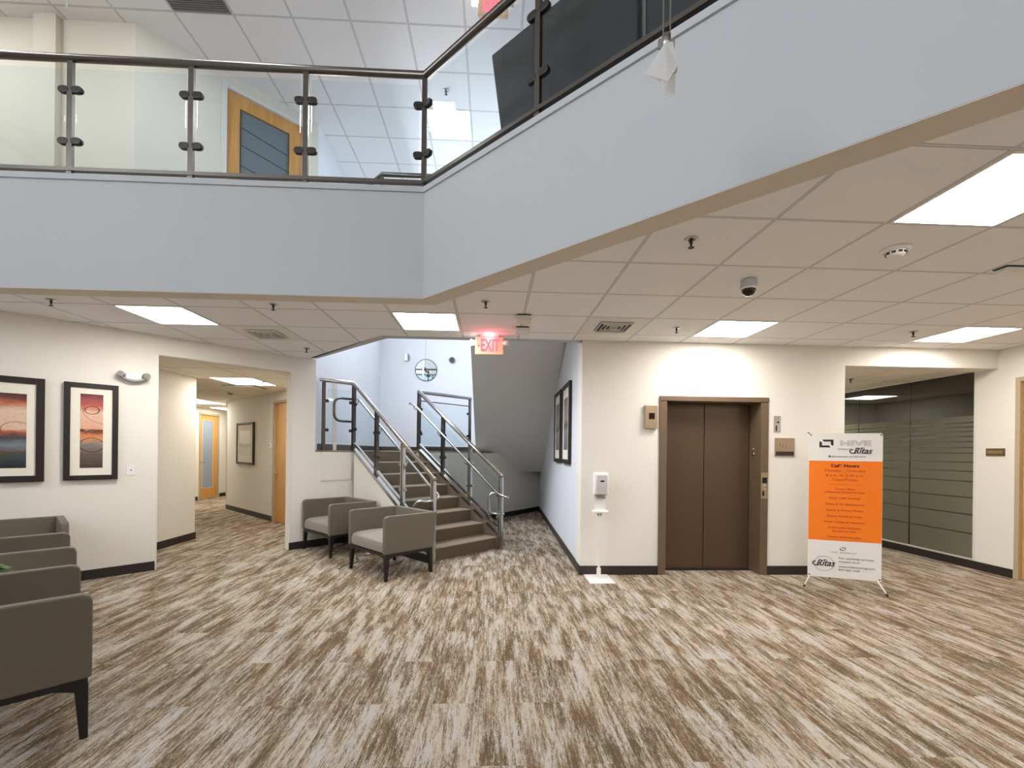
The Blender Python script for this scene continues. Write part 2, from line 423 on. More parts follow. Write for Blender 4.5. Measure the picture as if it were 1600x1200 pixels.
# ceilings
struct('ceiling', MB().poly_prism([(-5.13, 3.95), (-.50, 3.95), (XR, -2.50), (XR, YE+.12), (1.0, YE+.12), (1.0, YE), (-1.235, YE), (-2.49, 6.45), (-2.5, 6.60)], HC, HC+.05), CEIL, 'white acoustic tile grid ceiling')
struct('ceiling_corridor_left', MB().poly_prism([(-9, 4.0), (-5.06, 4.12), (-2.60, 6.58), (-2.5, 7.3), (-6.0, 10.7), (-6.0, 15.5), (-9, 15.5)], HK, HK+.05), CEILK)
struct('ceiling_corridor_right', MB().poly_prism([(4.0, YE+.12), (6.05, YE+.12), (6.05, 10), (4.0, 10)], HK, HK+.05), CEILK)
struct('ceiling_upper', MB().poly_prism([(-7.1, -5.1), (6.1, -5.1), (6.1, 11), (-7.1, 11)], ZU, ZU+.1), CEILU, 'upper floor tile ceiling')
# underside strip of the balcony edge
struct('trim_1', MB().poly_prism([(-7.2, 3.792), (-.577, 3.792), (-.50, 3.95), (-7.2, 3.95)], HC-.012, HC+.05).poly_prism([(-.577, 3.792), (6.05, -2.835), (6.05, -2.6), (-.50, 3.95)], HC-.012, HC+.05), SOFF)
# balcony fascias
struct('wall_balcony_left', MB().poly_prism([(-7.2, 3.79), (-.578, 3.79), (-.53, 3.91), (-7.2, 3.91)], HC-.008, 3.505), GREYP, 'grey balcony edge seen from below')
struct('wall_balcony_right', MB().poly_prism([(-.578, 3.79), (6.05, -2.838), (6.05, -2.67), (-.53, 3.91)], HC-.008, 3.505), GREYP, 'diagonal grey balcony edge')
struct('trim_2', MB().poly_prism([(-7.2, 3.775), (-.584, 3.775), (-.53, 3.92), (-7.2, 3.92)], 3.505, 3.548).poly_prism([(-.584, 3.775), (6.05, -2.859), (6.05, -2.66), (-.53, 3.92)], 3.505, 3.548), GREYP)

# elevator wall
e0 = 1.012
wm = wall_mb((e0, YE), (4.08, YE), 0, HC+.02, .25, [(1.93-e0, 3.13-e0, -0.001, 2.0)])
wall_mb((4.08, YE), (6.1, YE), 2.42, HC+.02, .25, mb=wm)
struct('wall_back', wm, WALL, 'cream wall around the elevator')
struct('wall_shaft', MB().box(1.9, 3.2, 5.36, 5.46, 0, 2.3), ELEV)
# right wall with glass opening; door opening toward camera
rg0, rg1 = 5.355, 8.6
wr = wall_mb((XR, 8.9), (XR, -5), 0, HC+.02, .12, [(8.9-rg1, 8.9-rg0, .115, 2.432), (8.9-4.87, 8.9-3.95, -0.001, 2.29)], side=1)
struct('wall_right', wr, WALL)
struct('wall_right_upper', MB().box(XR, XR+.12, -5, 11, HC+.02, ZU), WALL_UP)
struct('wall_corridor_right_inner', MB().box(3.96, 4.08, YE+.25, 10, 0, HK), WALL)
struct('wall_corridor_right_end', MB().box(4.0, 6.1, 9.0, 9.1, 0, HK), WALL)
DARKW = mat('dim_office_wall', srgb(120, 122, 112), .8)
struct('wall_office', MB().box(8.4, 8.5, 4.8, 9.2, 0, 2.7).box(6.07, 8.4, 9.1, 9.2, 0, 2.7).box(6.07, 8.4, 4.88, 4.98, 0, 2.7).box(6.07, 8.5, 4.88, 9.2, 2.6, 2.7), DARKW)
# diagonal left wall with corridor opening
def sA(x): return (x+7)/S2
wa = wall_mb((-7, 2.08), A(-2.5), 0, HC+.02, .14, [(sA(-3.765), sA(-2.74), -0.001, 2.42)])
struct('wall_left', wa, WALL, 'cream diagonal wall with the corridor opening')
struct('trim_3', MB().prism([(-3.765-.012, 5.315+.012, 2.42), (-2.728, 6.352, 2.42), (-2.728, 6.352, 2.428), (-3.777, 5.303, 2.428)], (.006, -.006, 0)), TRIMW)
tm = MB()
for x in (-3.770, -2.740):
    a = A(x, .006); b = A(x, -.146); d = (.010*S2, .010*S2)
    tm.poly_prism([a, (a[0]+d[0], a[1]+d[1]), (b[0]+d[0], b[1]+d[1]), b], 0, 2.42)
struct('trim_4', tm, TRIMW)
# upper floor walls
uw = wall_mb((-7.1, 5.15), (-3.93, 5.15), 3.3, ZU, .1)
struct('wall_upper_back', uw, WALL_UP, 'cream upper floor wall')
struct('wall_upper_pilaster', MB().box(-4.93, -4.70, 5.08, 5.15, ZF, ZU), WALL_UP)
struct('wall_upper_diagonal', wall_mb((-3.93, 5.15), (-2.5, 6.58), 2.7, ZU, .12, [(sA(-3.31)-sA(-3.93), sA(-2.655)-sA(-3.93), ZF, 5.86)]), mat('wall_paint_offwhite', srgb(228, 223, 210), .75, bump=.08, bscale=350, var=.012))
struct('wall_upper_left', MB().box(-7.1, -7.0, 1.9, 5.3, HC, ZU), WALL_UP)
# stairwell walls
struct('wall_stairwell_left', wall_mb((-2.5, 6.58), (-2.63, 10.8), 0, ZU, .1, [(.22, 1.62, 3.65, 5.35)]), WALL_ST)
struct('wall_stairwell_back', wall_mb((-2.75, 10.8), (1.4, 10.8), 0, ZU, .1, [(.45, 3.25, 4.2, 5.6)]), WALL_ST)
struct('wall_stair_passage', wall_mb((PW0[0]+.0006, YE+.03), PW1, 0, 3.3, .25, side=-1), WALL_ST, 'white wall with two tall frames')
struct('wall_upper_stairwell', wall_mb((1.02, 9.2), (1.13, 10.8), 3.3, ZU, .25, side=-1).box(1.02, 6.0, 9.2, 9.3, 3.3, ZU), WALL_ST)
struct('wall_upper_stair_right', wall_mb((1.02, 5.6), (1.02, 9.3), 3.51, ZU, .12, side=-1), WALL_ST)
mb = MB()
for y_ in (6.83, 7.5, 8.17): mb.box(-2.64, -2.60, y_-.03, y_+.03, 3.65, 5.35)
mb.box(-2.64, -2.60, 6.8, 8.2, 3.65, 3.7).box(-2.64, -2.60, 6.8, 8.2, 5.3, 5.35)
struct('window_7', mb, BRONZE)  # unseen window frame added for the side fill lamp
mb = MB()
for x_ in (-2.27, -.9, .47): mb.box(x_-.03, x_+.03, 10.84, 10.88, 4.2, 5.6)
mb.box(-2.3, .5, 10.84, 10.88, 4.2, 4.25).box(-2.3, .5, 10.84, 10.88, 5.55, 5.6)
struct('window_8', mb, BRONZE)  # unseen window frame added for the rear fill lamp
# slab edge over the stair opening
struct('trim_5', MB().poly_prism([(1.012, YE), (1.012, YE+.12), (-1.20, YE+.12), (-2.47, 6.50), (-2.5, 6.40), (-1.24, YE)], HC, 3.5), GREYP)
# landing
lf = -.38
struct('floor_landing', MB().poly_prism([(-2.5, 6.59), (lf, lf+KA+.1), (.3, 9.72), (1.12, 10.70), (1.12, 10.8), (-2.63, 10.8)], 1.10, 1.365), STAIRC)
lw = wall_mb((-2.5, 6.58), (lf, lf+KA), 0, 1.34, .1, [(.600, 1.745, -.001, 1.341)])
wall_mb((lf, lf+KA), (1.125, 10.66), 0, 1.34, .08, mb=lw)
struct('wall_landing', lw, WALL, 'white wall below the stair landing')
wb = wall_mb((-2.44, 6.64), (-2.115, 6.965), .93, 1.335, .014, side=-1)
wall_mb((-1.235, 7.845), (lf, lf+KA), .93, 1.335, .014, side=-1, mb=wb)
struct('trim_6', wb, WALL)
# corridor on the left
struct('wall_corridor_left', MB().box(-4.62, -4.49, 4.78, 7.13, 0, HK).box(-9, -4.62, 7.01, 7.13, 0, HK), WALL)
dx, dy = (R2[0]-R1[0]), (R2[1]-R1[1]); RL = math.hypot(dx, dy); rdx, rdy = dx/RL, dy/RL
def sR(x): return (x-R1[0])/rdx
ds1, ds0 = sR(-4.10), sR(-3.42)
cr = wall_mb(R1, R2, 0, HK, .12, [(ds0, ds1, -0.001, 2.28)], side=-1)
cr.box(R2[0], R2[0]+.12, R2[1]-.02, 15.5, 0, HK)
struct('wall_corridor_right', cr, WALL)
cf = MB().box(-7.82, -7.7, 6.9, 12.40, 0, HK).box(-7.82, -7.7, 13.20, 15.5, 0, HK).box(-7.82, -7.7, 12.40, 13.20, 2.31, HK).box(-8, -5.9, 15.4, 15.5, 0, HK)
struct('wall_corridor_end', cf, WALL)
# hall enclosure behind the camera: tall windows
we = MB()
wall_mb((-7, -5), (-7, 2.08), 0, ZU, .15, [(.7, 3.3, 3.6, 5.8), (3.7, 6.3, 3.6, 5.8)], side=1, mb=we)
struct('wall_hall_left', we, WALL)
wr2 = wall_mb((-7.1, -5), (6.1, -5), 0, ZU, .15, [(1.5, 4.7, 3.6, 5.8), (5.1, 8.3, 3.6, 5.8), (8.7, 11.6, 3.6, 5.8)], side=-1)
struct('wall_rear', wr2, WALL)
k = 1
for (x0, y0, ux, uy, L) in ((-7.07, -4.3, 0, 1, 2.6), (-7.07, -1.3, 0, 1, 2.6), (-5.6, -5.07, 1, 0, 3.2), (-2.0, -5.07, 1, 0, 3.2), (1.6, -5.07, 1, 0, 2.9)):
    mb = MB(); n = 3
    for i in range(n+1):
        s = L*i/n; mb.obox((x0+ux*s, y0+uy*s, 4.7), (ux*.03, uy*.03, 0), (-uy*.03, ux*.03, 0), (0, 0, 1.1))
    for z in (3.63, 4.7, 5.77):
        mb.obox((x0+ux*L/2, y0+uy*L/2, z), (ux*L/2, uy*L/2, 0), (-uy*.03, ux*.03, 0), (0, 0, .03))
    o = struct('window_%d' % k, mb, BRONZE); k += 1

# baseboards
def off(p, q, o):  # shift line to the right-hand side by o
    d = Vector((q[0]-p[0], q[1]-p[1])).normalized(); return ((p[0]+d.y*o, p[1]-d.x*o), (q[0]+d.y*o, q[1]-d.x*o))
baseboard('baseboard_back', [((e0-.012, YE), (1.905, YE), -1), ((3.165, YE), (4.08, YE), -1)])
baseboard('baseboard_passage', [(PW0, PW1, 1)])
baseboard('baseboard_left', [((-7, 2.08), A(-3.776), -1), (A(-2.745), A(-2.5), -1), (A(-2.5), (lf, lf+KA), -1), ((lf, lf+KA), (1.12, 10.66), -1)])
baseboard('baseboard_right', [((XR, 8.9), (XR, 4.93), -1), ((XR, 3.9), (XR, -5), -1)])
baseboard('baseboard_corridor', [((-4.49, 5.0), (-4.49, 7.14), -1), ((-4.49, 7.13), (-7.7, 7.13), -1), (R1, (R1[0]+rdx*(ds0-.05), R1[1]+rdy*(ds0-.05)), 1), ((R1[0]+rdx*(ds1+.05), R1[1]+rdy*(ds1+.05)), R2, 1), ((-7.7, 7.1), (-7.7, 12.32), -1), ((-7.7, 13.28), (-7.7, 15.4), -1)])
baseboard('baseboard_landing', [((-2.5, 6.66), (-2.63, 10.8), -1), ((-2.63, 10.8), (1.12, 10.8), -1)], z=1.365, h=.095)

# ------------------------------------------------------------------ interior doors
def door(name, loc, rz, wdt, hgt, frame_m, label, glass_rect=None, glass_m=None, handle=None, fw=.045, depth=.12, muntins=()):
    """local: x across, -y toward viewer, z up, origin at left bottom of the opening"""
    t = bpy.data.objects.new(name, None); C.objects.link(t); t.location = loc; t.rotation_euler = (0, 0, rz); t['kind'] = 'structure'; t['label'] = label
    mb = MB()
    mb.box(-fw, .004, -.015, depth-.01, 0, hgt+fw).box(wdt-.004, wdt+fw, -.015, depth-.01, 0, hgt+fw).box(.004, wdt-.004, -.015, depth-.01, hgt-.004, hgt+fw)
    link('door_frame', mb, frame_m, t, .003)
    d = MB(); y0, y1 = .025, .065
    if glass_rect:
        a, b, c, e = glass_rect
        d.box(.006, a, y0, y1, .006, hgt-.006).box(b, wdt-.006, y0, y1, .006, hgt-.006).box(a, b, y0, y1, .006, c).box(a, b, y0, y1, e, hgt-.006)
    else: d.box(.006, wdt-.006, y0, y1, .006, hgt-.006)
    leaf = link('door_leaf', d, WOOD, t, .002)
    if glass_rect:
        link('door_glass', MB().box(a, b, y0+.014, y1-.014, c, e), glass_m, leaf)
        g = MB(); q = .008
        g.box(a-q, a+q*.4, y0-.004, y0, c-q, e+q).box(b-q*.4, b+q, y0-.004, y0, c-q, e+q).box(a, b, y0-.004, y0, c-q, c).box(a, b, y0-.004, y0, e, e+q)
        for (z, s) in muntins: g.obox(((a+b)/2, y0+.012, z), ((b-a)/2, 0, (b-a)/2*s), (0, .002, 0), (0, 0, .0045))
        link('glass_stop', g, CLAMP if glass_m == FROSTU else TRIMW, leaf)
    if handle:
        hx, hz, s = handle; h = MB()
        h.disc((hx, y0, hz), (0, -1, 0), .028, .012).tube([(hx, y0, hz), (hx, y0-.055, hz)], .010)
        h.tube(bezier([(hx, y0-.05, hz), (hx+s*.03, y0-.055, hz), (hx+s*.13, y0-.05, hz)]), .009)
        link('door_handle', h, STEEL, leaf)
    return t
METALF = mat('taupe_metal_door_frame', srgb(184, 166, 136), .45)
# upper-floor door on the diagonal wall
L_ = (3.31-2.655)/S2
door('door_1', A(-3.31)+(ZF,), PI/4, L_, 2.33, TRIMW, 'maple door with dark glass on the upper floor', (.165, L_-.18, .3, 2.15), FROSTU, None, .05, muntins=[(1.15, -.14), (1.42, -.14), (1.68, -.14), (1.90, -.14)])
# corridor door in the right corridor wall (viewer sees the face toward -,-)
th = math.atan2(-rdy, -rdx)
door('door_2', (R1[0]+rdx*ds1, R1[1]+rdy*ds1, 0), th, ds1-ds0, 2.23, METALF, 'maple door on the right of the corridor', None, None, (.07, .92, 1))
# far door (plane x=-7.7 facing +x)
door('door_3', (-7.7, 12.41, 0), PI/2, .78, 2.27, METALF, 'maple door with tall frosted glass at the corridor end', (.13, .59, .30, 2.12), FROSTD, (.045, 1.0, 1))
# door at the right edge of the picture (plane x=XR facing -x)
door('door_4', (XR, 4.87, 0), -PI/2, .92, 2.24, METALF, 'maple door cut by the right picture edge', None, None, (.86, 1.0, -1))

# ------------------------------------------------------------------ office glass wall
g = bpy.data.objects.new('window_6', None); C.objects.link(g); g.location = (XR, rg0, .115); g['kind'] = 'structure'; g['label'] = 'dark glazed office wall with frosted stripes'
ys = [rg0, 6.255, 7.17, 8.09, rg1]
zl = [at_x(1474, p, XR)[2] for p in (651.5, 662.5, 669, 675.5, 683, 691, 699.5, 708, 721.5, 735, 750, 774, 799, 827)] + [.117]
for a, b in zip(ys, ys[1:]):
    p = link('glass_pane', MB().box(XR+.03, XR+.042, a+.003, b-.003, .117, 2.43), GLASSD, g, world=True)
    mb = MB()
    for z1, z0 in zip(zl, zl[1:]): mb.box(XR+.0275, XR+.0290, a+.012, b-.012, z0+.008, z1-.008)
    link('frosted_film', mb, FILM, p, world=True)
mb = MB().box(XR-.004, XR+.05, rg0-.012, rg0+.012, .115, 2.432).box(XR-.002, XR+.05, rg0, rg1, .103, .117)
link('sill_channel', mb, TRIMW, g, world=True)
link('head_channel', MB().box(XR+.02, XR+.055, rg0, rg1, 2.42, 2.432).box(XR+.02, XR+.055, rg0, rg0+.012, .117, 2.42), CLAMP, g, world=True)

# ------------------------------------------------------------------ staircase
FR = Vector((.14, 6.43, 0)); E1 = Vector((-S2, S2, 0)); E2 = Vector((-S2, -S2, 0)); W = 1.19; TR = .275; RI = 1.365/8
def SP(t, s, z): v = FR+E1*t+E2*s; return (v.x, v.y, z)
st = thing('staircase', 'brown carpeted stair with eight risers climbing to the landing', 'staircase', (FR.x, FR.y, 0))
for k in range(8):
    t0 = .05+TR*k; z1 = RI*(k+1); z0 = max(0, RI*k); mb = MB()
    t1 = t0+TR+(0.02 if k < 7 else -.16)
    # riser block with slightly slanted riser and rounded nosing
    prof = [(t0+.02, z0), (t0, z1-.025), (t0-.006, z1-.010), (t0+.004, z1), (t1, z1), (t1, z0)]
    mb.prism([SP(a, .03, b) for a, b in prof], E2*(W-.06))
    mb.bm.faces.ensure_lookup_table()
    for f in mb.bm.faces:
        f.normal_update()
        if abs(f.normal.z) < .5: f.material_index = 1  # upright faces take the shade-darkened carpet copy
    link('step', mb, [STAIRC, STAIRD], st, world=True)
def strz(t): return RI+(t-.05)*RI/TR
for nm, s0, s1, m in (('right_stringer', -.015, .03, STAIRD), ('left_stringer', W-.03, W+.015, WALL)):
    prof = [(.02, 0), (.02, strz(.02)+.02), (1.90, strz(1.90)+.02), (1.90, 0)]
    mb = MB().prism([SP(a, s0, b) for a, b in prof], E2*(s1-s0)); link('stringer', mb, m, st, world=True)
# black base strip of the left flank
link('base_strip', MB().prism([SP(.02, W+.015, 0), SP(1.90, W+.015, 0), SP(1.90, W+.015, .10), SP(.02, W+.015, .10)], E2*.010), BASE, st, world=True)
# panel relief on the left flank (raised slope band)
prof = [(.22, strz(.22)-.42), (1.89, strz(1.89)-.42), (1.89, strz(1.89)-.02), (.02, strz(.02)-.02), (.02, .30)]

def glass_poly(mb, pts, th_vec): mb.prism(pts, th_vec)
def stair_rail(name, label, sd, inner):
    """sd: s coordinate of posts, inner: +1/-1 direction (in s) towards the middle of the stair"""
    T = [0.0, .65, 1.30, 1.95]; ztop = lambda t: 1.04+(2.375-1.04)*t/1.95
    zb = lambda t: strz(t)+.02 if t > 0 else .0
    r = thing(name, label, 'railing', SP(0, sd, 0))
    P = [Vector(SP(t, sd, 0)) for t in T]
    # top rail
    pts = [SP(-.015, sd, ztop(-.015)), SP(1.95, sd, ztop(1.95))]
    if name == 'stair_railing':   # left one goes on along the landing edge to the wall
        pts += [(-2.46, 6.63, 2.375)]
    else: pts += [(-.40, 8.70, 2.375)]
    link('handrail', MB().tube(pts, .026, 16), STEEL, r, world=True)
    ends = Vector(pts[2]); 
    for i, (t, p) in enumerate(zip(T, P)):
        mb = MB()
        for o in (-.022, .022): 
            c = p+E1*o; z0 = (strz(t)+.015 if 0 < t < 1.9 else (0 if t == 0 else 1.365)); z1 = ztop(t+o)-.02
            mb.obox((c.x, c.y, (z0+z1)/2), E1*.010, E2*.02, (0, 0, (z1-z0)/2))
        link('post', mb, BRONZE if t > 1.2 else STEEL, r, world=True)
    # landing post(s)
    lp = [Vector((-2.42, 6.67, 0))] if name == 'stair_railing' else [Vector((-.42, 8.68, 0))]
    for c in lp:
        mb = MB(); mb.obox((c.x, c.y, (1.365+2.355)/2), E1*.02, E2*.02, (0, 0, (2.355-1.365)/2)); link('post', mb, BRONZE, r, world=True)
    # shoe channels
    mb = MB()
    a0, a1 = SP(.04, sd, strz(.04)+.02+.03), SP(1.93, sd, strz(1.93)+.02+.03)
    d = (Vector(a1)-Vector(a0)); c = (Vector(a0)+Vector(a1))/2; n_ = E2.cross(d.normalized())
    mb.obox(c, d/2, E2*.032, n_*.022); link('stringer_cap', mb, STEEL, r, world=True)
    mb = MB(); c2 = c+Vector((0, 0, .10)); mb.obox(c2, d/2*.99, E2*.018, n_*.016); link('bottom_rail', mb, STEEL, r, world=True)
    # glass
    for t0, t1 in zip(T, T[1:]):
        a, b = t0+.05, t1-.05; zl_ = lambda t: strz(t)+.175; zh = lambda t: ztop(t)-.115
        link('glass_panel', MB().prism([SP(a, sd-.004, zl_(a)), SP(b, sd-.004, zl_(b)), SP(b, sd-.004, zh(b)), SP(a, sd-.004, zh(a))], E2*.008), GLASS, r, world=True)
        for t, o in ((t0, 1), (t1, -1)):
            for f in (.22, .72):
                z = zl_(t)+(zh(t)-zl_(t))*f; p = Vector(SP(t+o*.052, sd, z))
                link('glass_clamp', MB().obox(p, E1*.020, E2*.016, (0, 0, .022)), STEEL if t < 1.2 else CLAMP, r, bevel=.008, world=True)
    e = P[3]; f_ = lp[0]; dd = (f_-e).normalized(); L = (f_-e).length
    g0 = e+dd*.06; g1 = f_-dd*.05
    link('glass_panel', MB().prism([(g0.x, g0.y, 1.475), (g1.x, g1.y, 1.475), (g1.x, g1.y, 2.26 if L < 1 else 2.20), (g0.x, g0.y, 2.26 if L < 1 else 2.20)], (Vector((-dd.y, dd.x, 0))*.008)), GLASS, r, world=True)
    for p, o in ((e, 1), (f_, -1)):
        for z in (1.66, 2.08):
            q = p+dd*o*.05; link('glass_clamp', MB().obox((q.x, q.y, z), dd*.022, Vector((-dd.y, dd.x, 0))*.016, (0, 0, .022)), CLAMP, r, bevel=.008, world=True)
    if L > 1:
        for z_, r_ in ((2.225, .010), (1.44, .012)): link('intermediate_rail', MB().tube([(e.x, e.y, z_), (f_.x, f_.y, z_)], r_, 8), BRONZE, r, world=True)
    # graspable inner rail with returns
    si = sd+inner*.085; zi = lambda t: ztop(t)-.235
    if name == 'stair_railing':
        top = [SP(1.95, si, zi(1.95)), (-2.13, 6.98, 2.14), (-2.32, 6.79, 2.14), (-2.32, 6.79, 1.80), (-2.13, 6.96, 1.80)]
        bot = [SP(-.28, si, zi(-.16)), SP(-.34, si+.02*inner, zi(-.30)-.02), SP(-.32, sd-inner*.05, zi(-.30)-.04), SP(-.25, sd-inner*.20, zi(-.3)-.06), SP(-.20, sd-inner*.22, zi(-.3)-.16)]
        path = bot[::-1][:]
        a_ = SP(.0, si, zi(.0)); e_ = Vector((-.615, 5.60, .815)); curl = [Vector((-.742, 5.60, .745)), Vector((-.90, 5.62, .765)), Vector((-.965, 5.64, .64))]
        link('inner_handrail', MB().tube(bezier([curl[2], curl[1], curl[0], e_, SP(.16, si, zi(.16)), SP(1.93, si, zi(1.93)), SP(2.02, si, zi(1.95)+.01)]), .018, 12), STEEL, r, world=True)
        link('rail_return', MB().tube(bezier([(-2.12, 6.97, 2.14), (-2.31, 6.78, 2.14), (-2.31, 6.78, 1.80), (-2.12, 6.97, 1.80)]), .018, 12), BRONZE, r, world=True)
    else:
        link('inner_handrail', MB().tube(bezier([SP(-.22, si, zi(-.05)-.02), SP(-.05, si, zi(-.05)), SP(1.95, si, zi(1.95)), SP(2.10, si, zi(1.95)+.04)]), .018, 12), STEEL, r, world=True)
        nrm = Vector((1, 0, 0)); b0 = Vector(SP(0, sd, 0))
        link('rail_return', MB().tube(bezier([(b0.x+.03, b0.y, .79), (b0.x-.17, b0.y+.02, .79), (b0.x-.17, b0.y+.02, .50), (b0.x+.05, b0.y-.02, .50)]), .018, 12), STEEL, r, world=True)
    for t in T[1:]:
        mb = MB().tube(bezier([SP(t+.03, sd, zi(t+.03)-.09), SP(t+.03, si, zi(t+.03)-.08), SP(t+.03, si, zi(t+.03)-.01)]), .007, 8); link('rail_bracket', mb, STEEL, r, world=True)
    link('newel_cap', MB().disc(SP(-.02, sd, ztop(0)-.002), Vector(SP(-.1, sd, ztop(-.1)))-Vector(SP(0, sd, ztop(0))), .03, .012), STEEL, r, world=True)
    return r
stair_rail('stair_railing', 'left steel and glass stair railing ending beside the armchairs', W, -1)
o = stair_rail('stair_rail_right', 'right steel and glass stair railing beside the passage under the upper flight', 0.0, 1); o.name = 'stair_railing'
# upper flight seen from below
uf = thing('upper_stair_flight', 'grey sloping underside of the upper stair flight over the passage', 'staircase', (.38, 8.0, 3.0))
pr = [(5.45, 3.30), (5.45, 3.50), (10.05, 1.36), (10.7, 1.36), (10.7, .94), (10.05, .94), (6.0, 3.28)]; mb = MB()
va = [mb.bm.verts.new((-.32, a, b)) for a, b in pr]; vb = [mb.bm.verts.new((PW0[0]+(PW1[0]-PW0[0])*(a-PW0[1])/(PW1[1]-PW0[1])-.001, a, b)) for a, b in pr]
mb.bm.faces.new(va); mb.bm.faces.new(vb[::-1])
for i in range(7): mb.bm.faces.new((va[i], vb[i], vb[(i+1) % 7], va[(i+1) % 7]))
link('sloped_soffit', mb, GREYS, uf, world=True)

# ------------------------------------------------------------------ balcony railing
br = thing('balcony_railing', 'dark metal and glass railing along the upper balcony edge', 'railing', (-.60, 3.83, 3.548))
ZR = 4.507
P0 = Vector((-7.0, 3.83, 0)); PC = Vector((-.590, 3.83, 0)); PD = Vector((5.9, -2.66, 0)); D2 = Vector((S2, -S2, 0)); DX = Vector((1, 0, 0))
link('handrail', MB().tube([(P0.x, P0.y, ZR), (PC.x, PC.y, ZR), (PD.x, PD.y, ZR)], .029, 18), BRONZE, br, world=True)
link('bottom_rail', MB().obox(((P0.x+PC.x)/2, P0.y, 3.608), (-(P0.x-PC.x)/2, 0, 0), (0, .02, 0), (0, 0, .014)), BRONZE, br, world=True)
c = (PC+PD)/2; link('bottom_rail', MB().obox((c.x, c.y, 3.608), (PD-PC)/2, (S2*.02, S2*.02, 0), (0, 0, .014)), BRONZE, br, world=True)
left = [Vector((x, 3.83, 0)) for x in (-5.25, -4.33, -3.42, -2.475, -1.56)]+[PC]
diag = [PC]+[Vector((.275, 2.965, 0))+D2*(1.22*i) for i in range(4)]
def post(p, d): 
    n_ = Vector((-d.y, d.x, 0)); z0, z1 = 3.548, ZR-.02
    link('post', MB().obox((p.x, p.y, (z0+z1)/2), d*.021, n_*.014, (0, 0, (z1-z0)/2)), BRONZE, br, world=True)
for p in left: post(p, DX)
for p in diag[1:]: post(p, D2)
def run(ps, d):
    n_ = Vector((-d.y, d.x, 0))
    for a, b in zip(ps, ps[1:]):
        a2, b2 = a+d*.045, b-d*.045
        link('glass_panel', MB().prism([(a2-n_*.005).to_tuple()[:2]+(3.640,), (b2-n_*.005).to_tuple()[:2]+(3.640,), (b2-n_*.005).to_tuple()[:2]+(4.42,), (a2-n_*.005).to_tuple()[:2]+(4.42,)], n_*.010), GLASS, br, world=True)
        for q, o in ((a, 1), (b, -1)):
            for z in (3.835, 4.25):
                c = q+d*o*.050; mb = MB()
                # rounded clamp lozenge
                pts = [(c+d*.042*math.copysign(abs(math.cos(t))**.7, math.cos(t))).to_tuple()[:2]+(z+.028*math.copysign(abs(math.sin(t))**.8, math.sin(t)),) for t in [2*PI*i/16 for i in range(16)]]
                mb.prism([(Vector(p_)-n_*.017).to_tuple() for p_ in pts], n_*.034)
                link('glass_clamp', mb, CLAMP, br, .004, world=True)
run(left, DX); run(diag, D2)
# stair opening guard on the upper floor
gr = thing('guard_rail', 'second dark guard rail glimpsed beyond the balcony at the stair opening', 'railing', (-1.2, 5.12, ZF))
link('handrail', MB().tube([(-2.35, 6.35, 4.45), (-1.25, 5.14, 4.45), (.9, 5.14, 4.45)], .024, 12), BRONZE, gr, world=True)
for x, y in ((-2.3, 6.29), (-1.25, 5.14), (-.2, 5.14), (.85, 5.14)):
    link('post', MB().box(x-.018, x+.018, y-.018, y+.018, ZF, 4.43), BRONZE, gr, world=True)
for p, q in (((-2.25, 6.24), (-1.31, 5.21)), ((-1.19, 5.14), (-.26, 5.14)), ((-.14, 5.14), (.79, 5.14))):
    link('glass_panel', wall_mb(p, q, 3.62, 4.34, .008), GLASS, gr, world=True)

# ------------------------------------------------------------------ upper floor black lounge seats
def sofa(name, label, s0, L, hgt, dep, flare, bev=.02):
    o = PC+D2*s0+Vector((S2, S2, 0))*.42
    t = thing(name, label, 'sofa', (o.x, o.y, ZF), -PI/4)
    # local x along the rail, y away from it; the tall back panel stands towards the rail and flares at its end
    mb = MB(); lo = [(0, 0), (L, 0), (L, .14), (0, .14)]; hi = [(-flare, -.04), (L, -.04), (L, .08), (-flare, .08)]
    va = [mb.bm.verts.new((a, b, .04)) for a, b in lo]; vb = [mb.bm.verts.new((a, b, hgt)) for a, b in hi]
    mb.bm.faces.new(va[::-1]); mb.bm.faces.new(vb)
    for i in range(4): mb.bm.faces.new((va[i], va[(i+1) % 4], vb[(i+1) % 4], vb[i]))
    link('backrest', mb, BLACKF, t, bev, 4)
    link('seat', MB().box(.02, L-.02, .14, dep, .12, .44), BLACKF, t, .03, 3)
    link('armrest', MB().box(.0, .12, .10, dep, .10, .66), BLACKF, t, .03, 3)
    link('armrest', MB().box(L-.12, L, .10, dep, .10, .66), BLACKF, t, .03, 3)
    link('base', MB().box(.05, L-.05, .10, dep-.05, 0, .10), BLACK, t)
    return t
sofa('lounge_sofa', 'black high-backed sofa behind the diagonal balcony railing, left of the pair', .56, 1.16, 1.20, .8, .17)
sofa('lounge_sofa', 'black high-backed sofa behind the diagonal balcony railing, nearer to the pendant lamp', 1.75, 2.1, 1.45, .8, .0, .06)

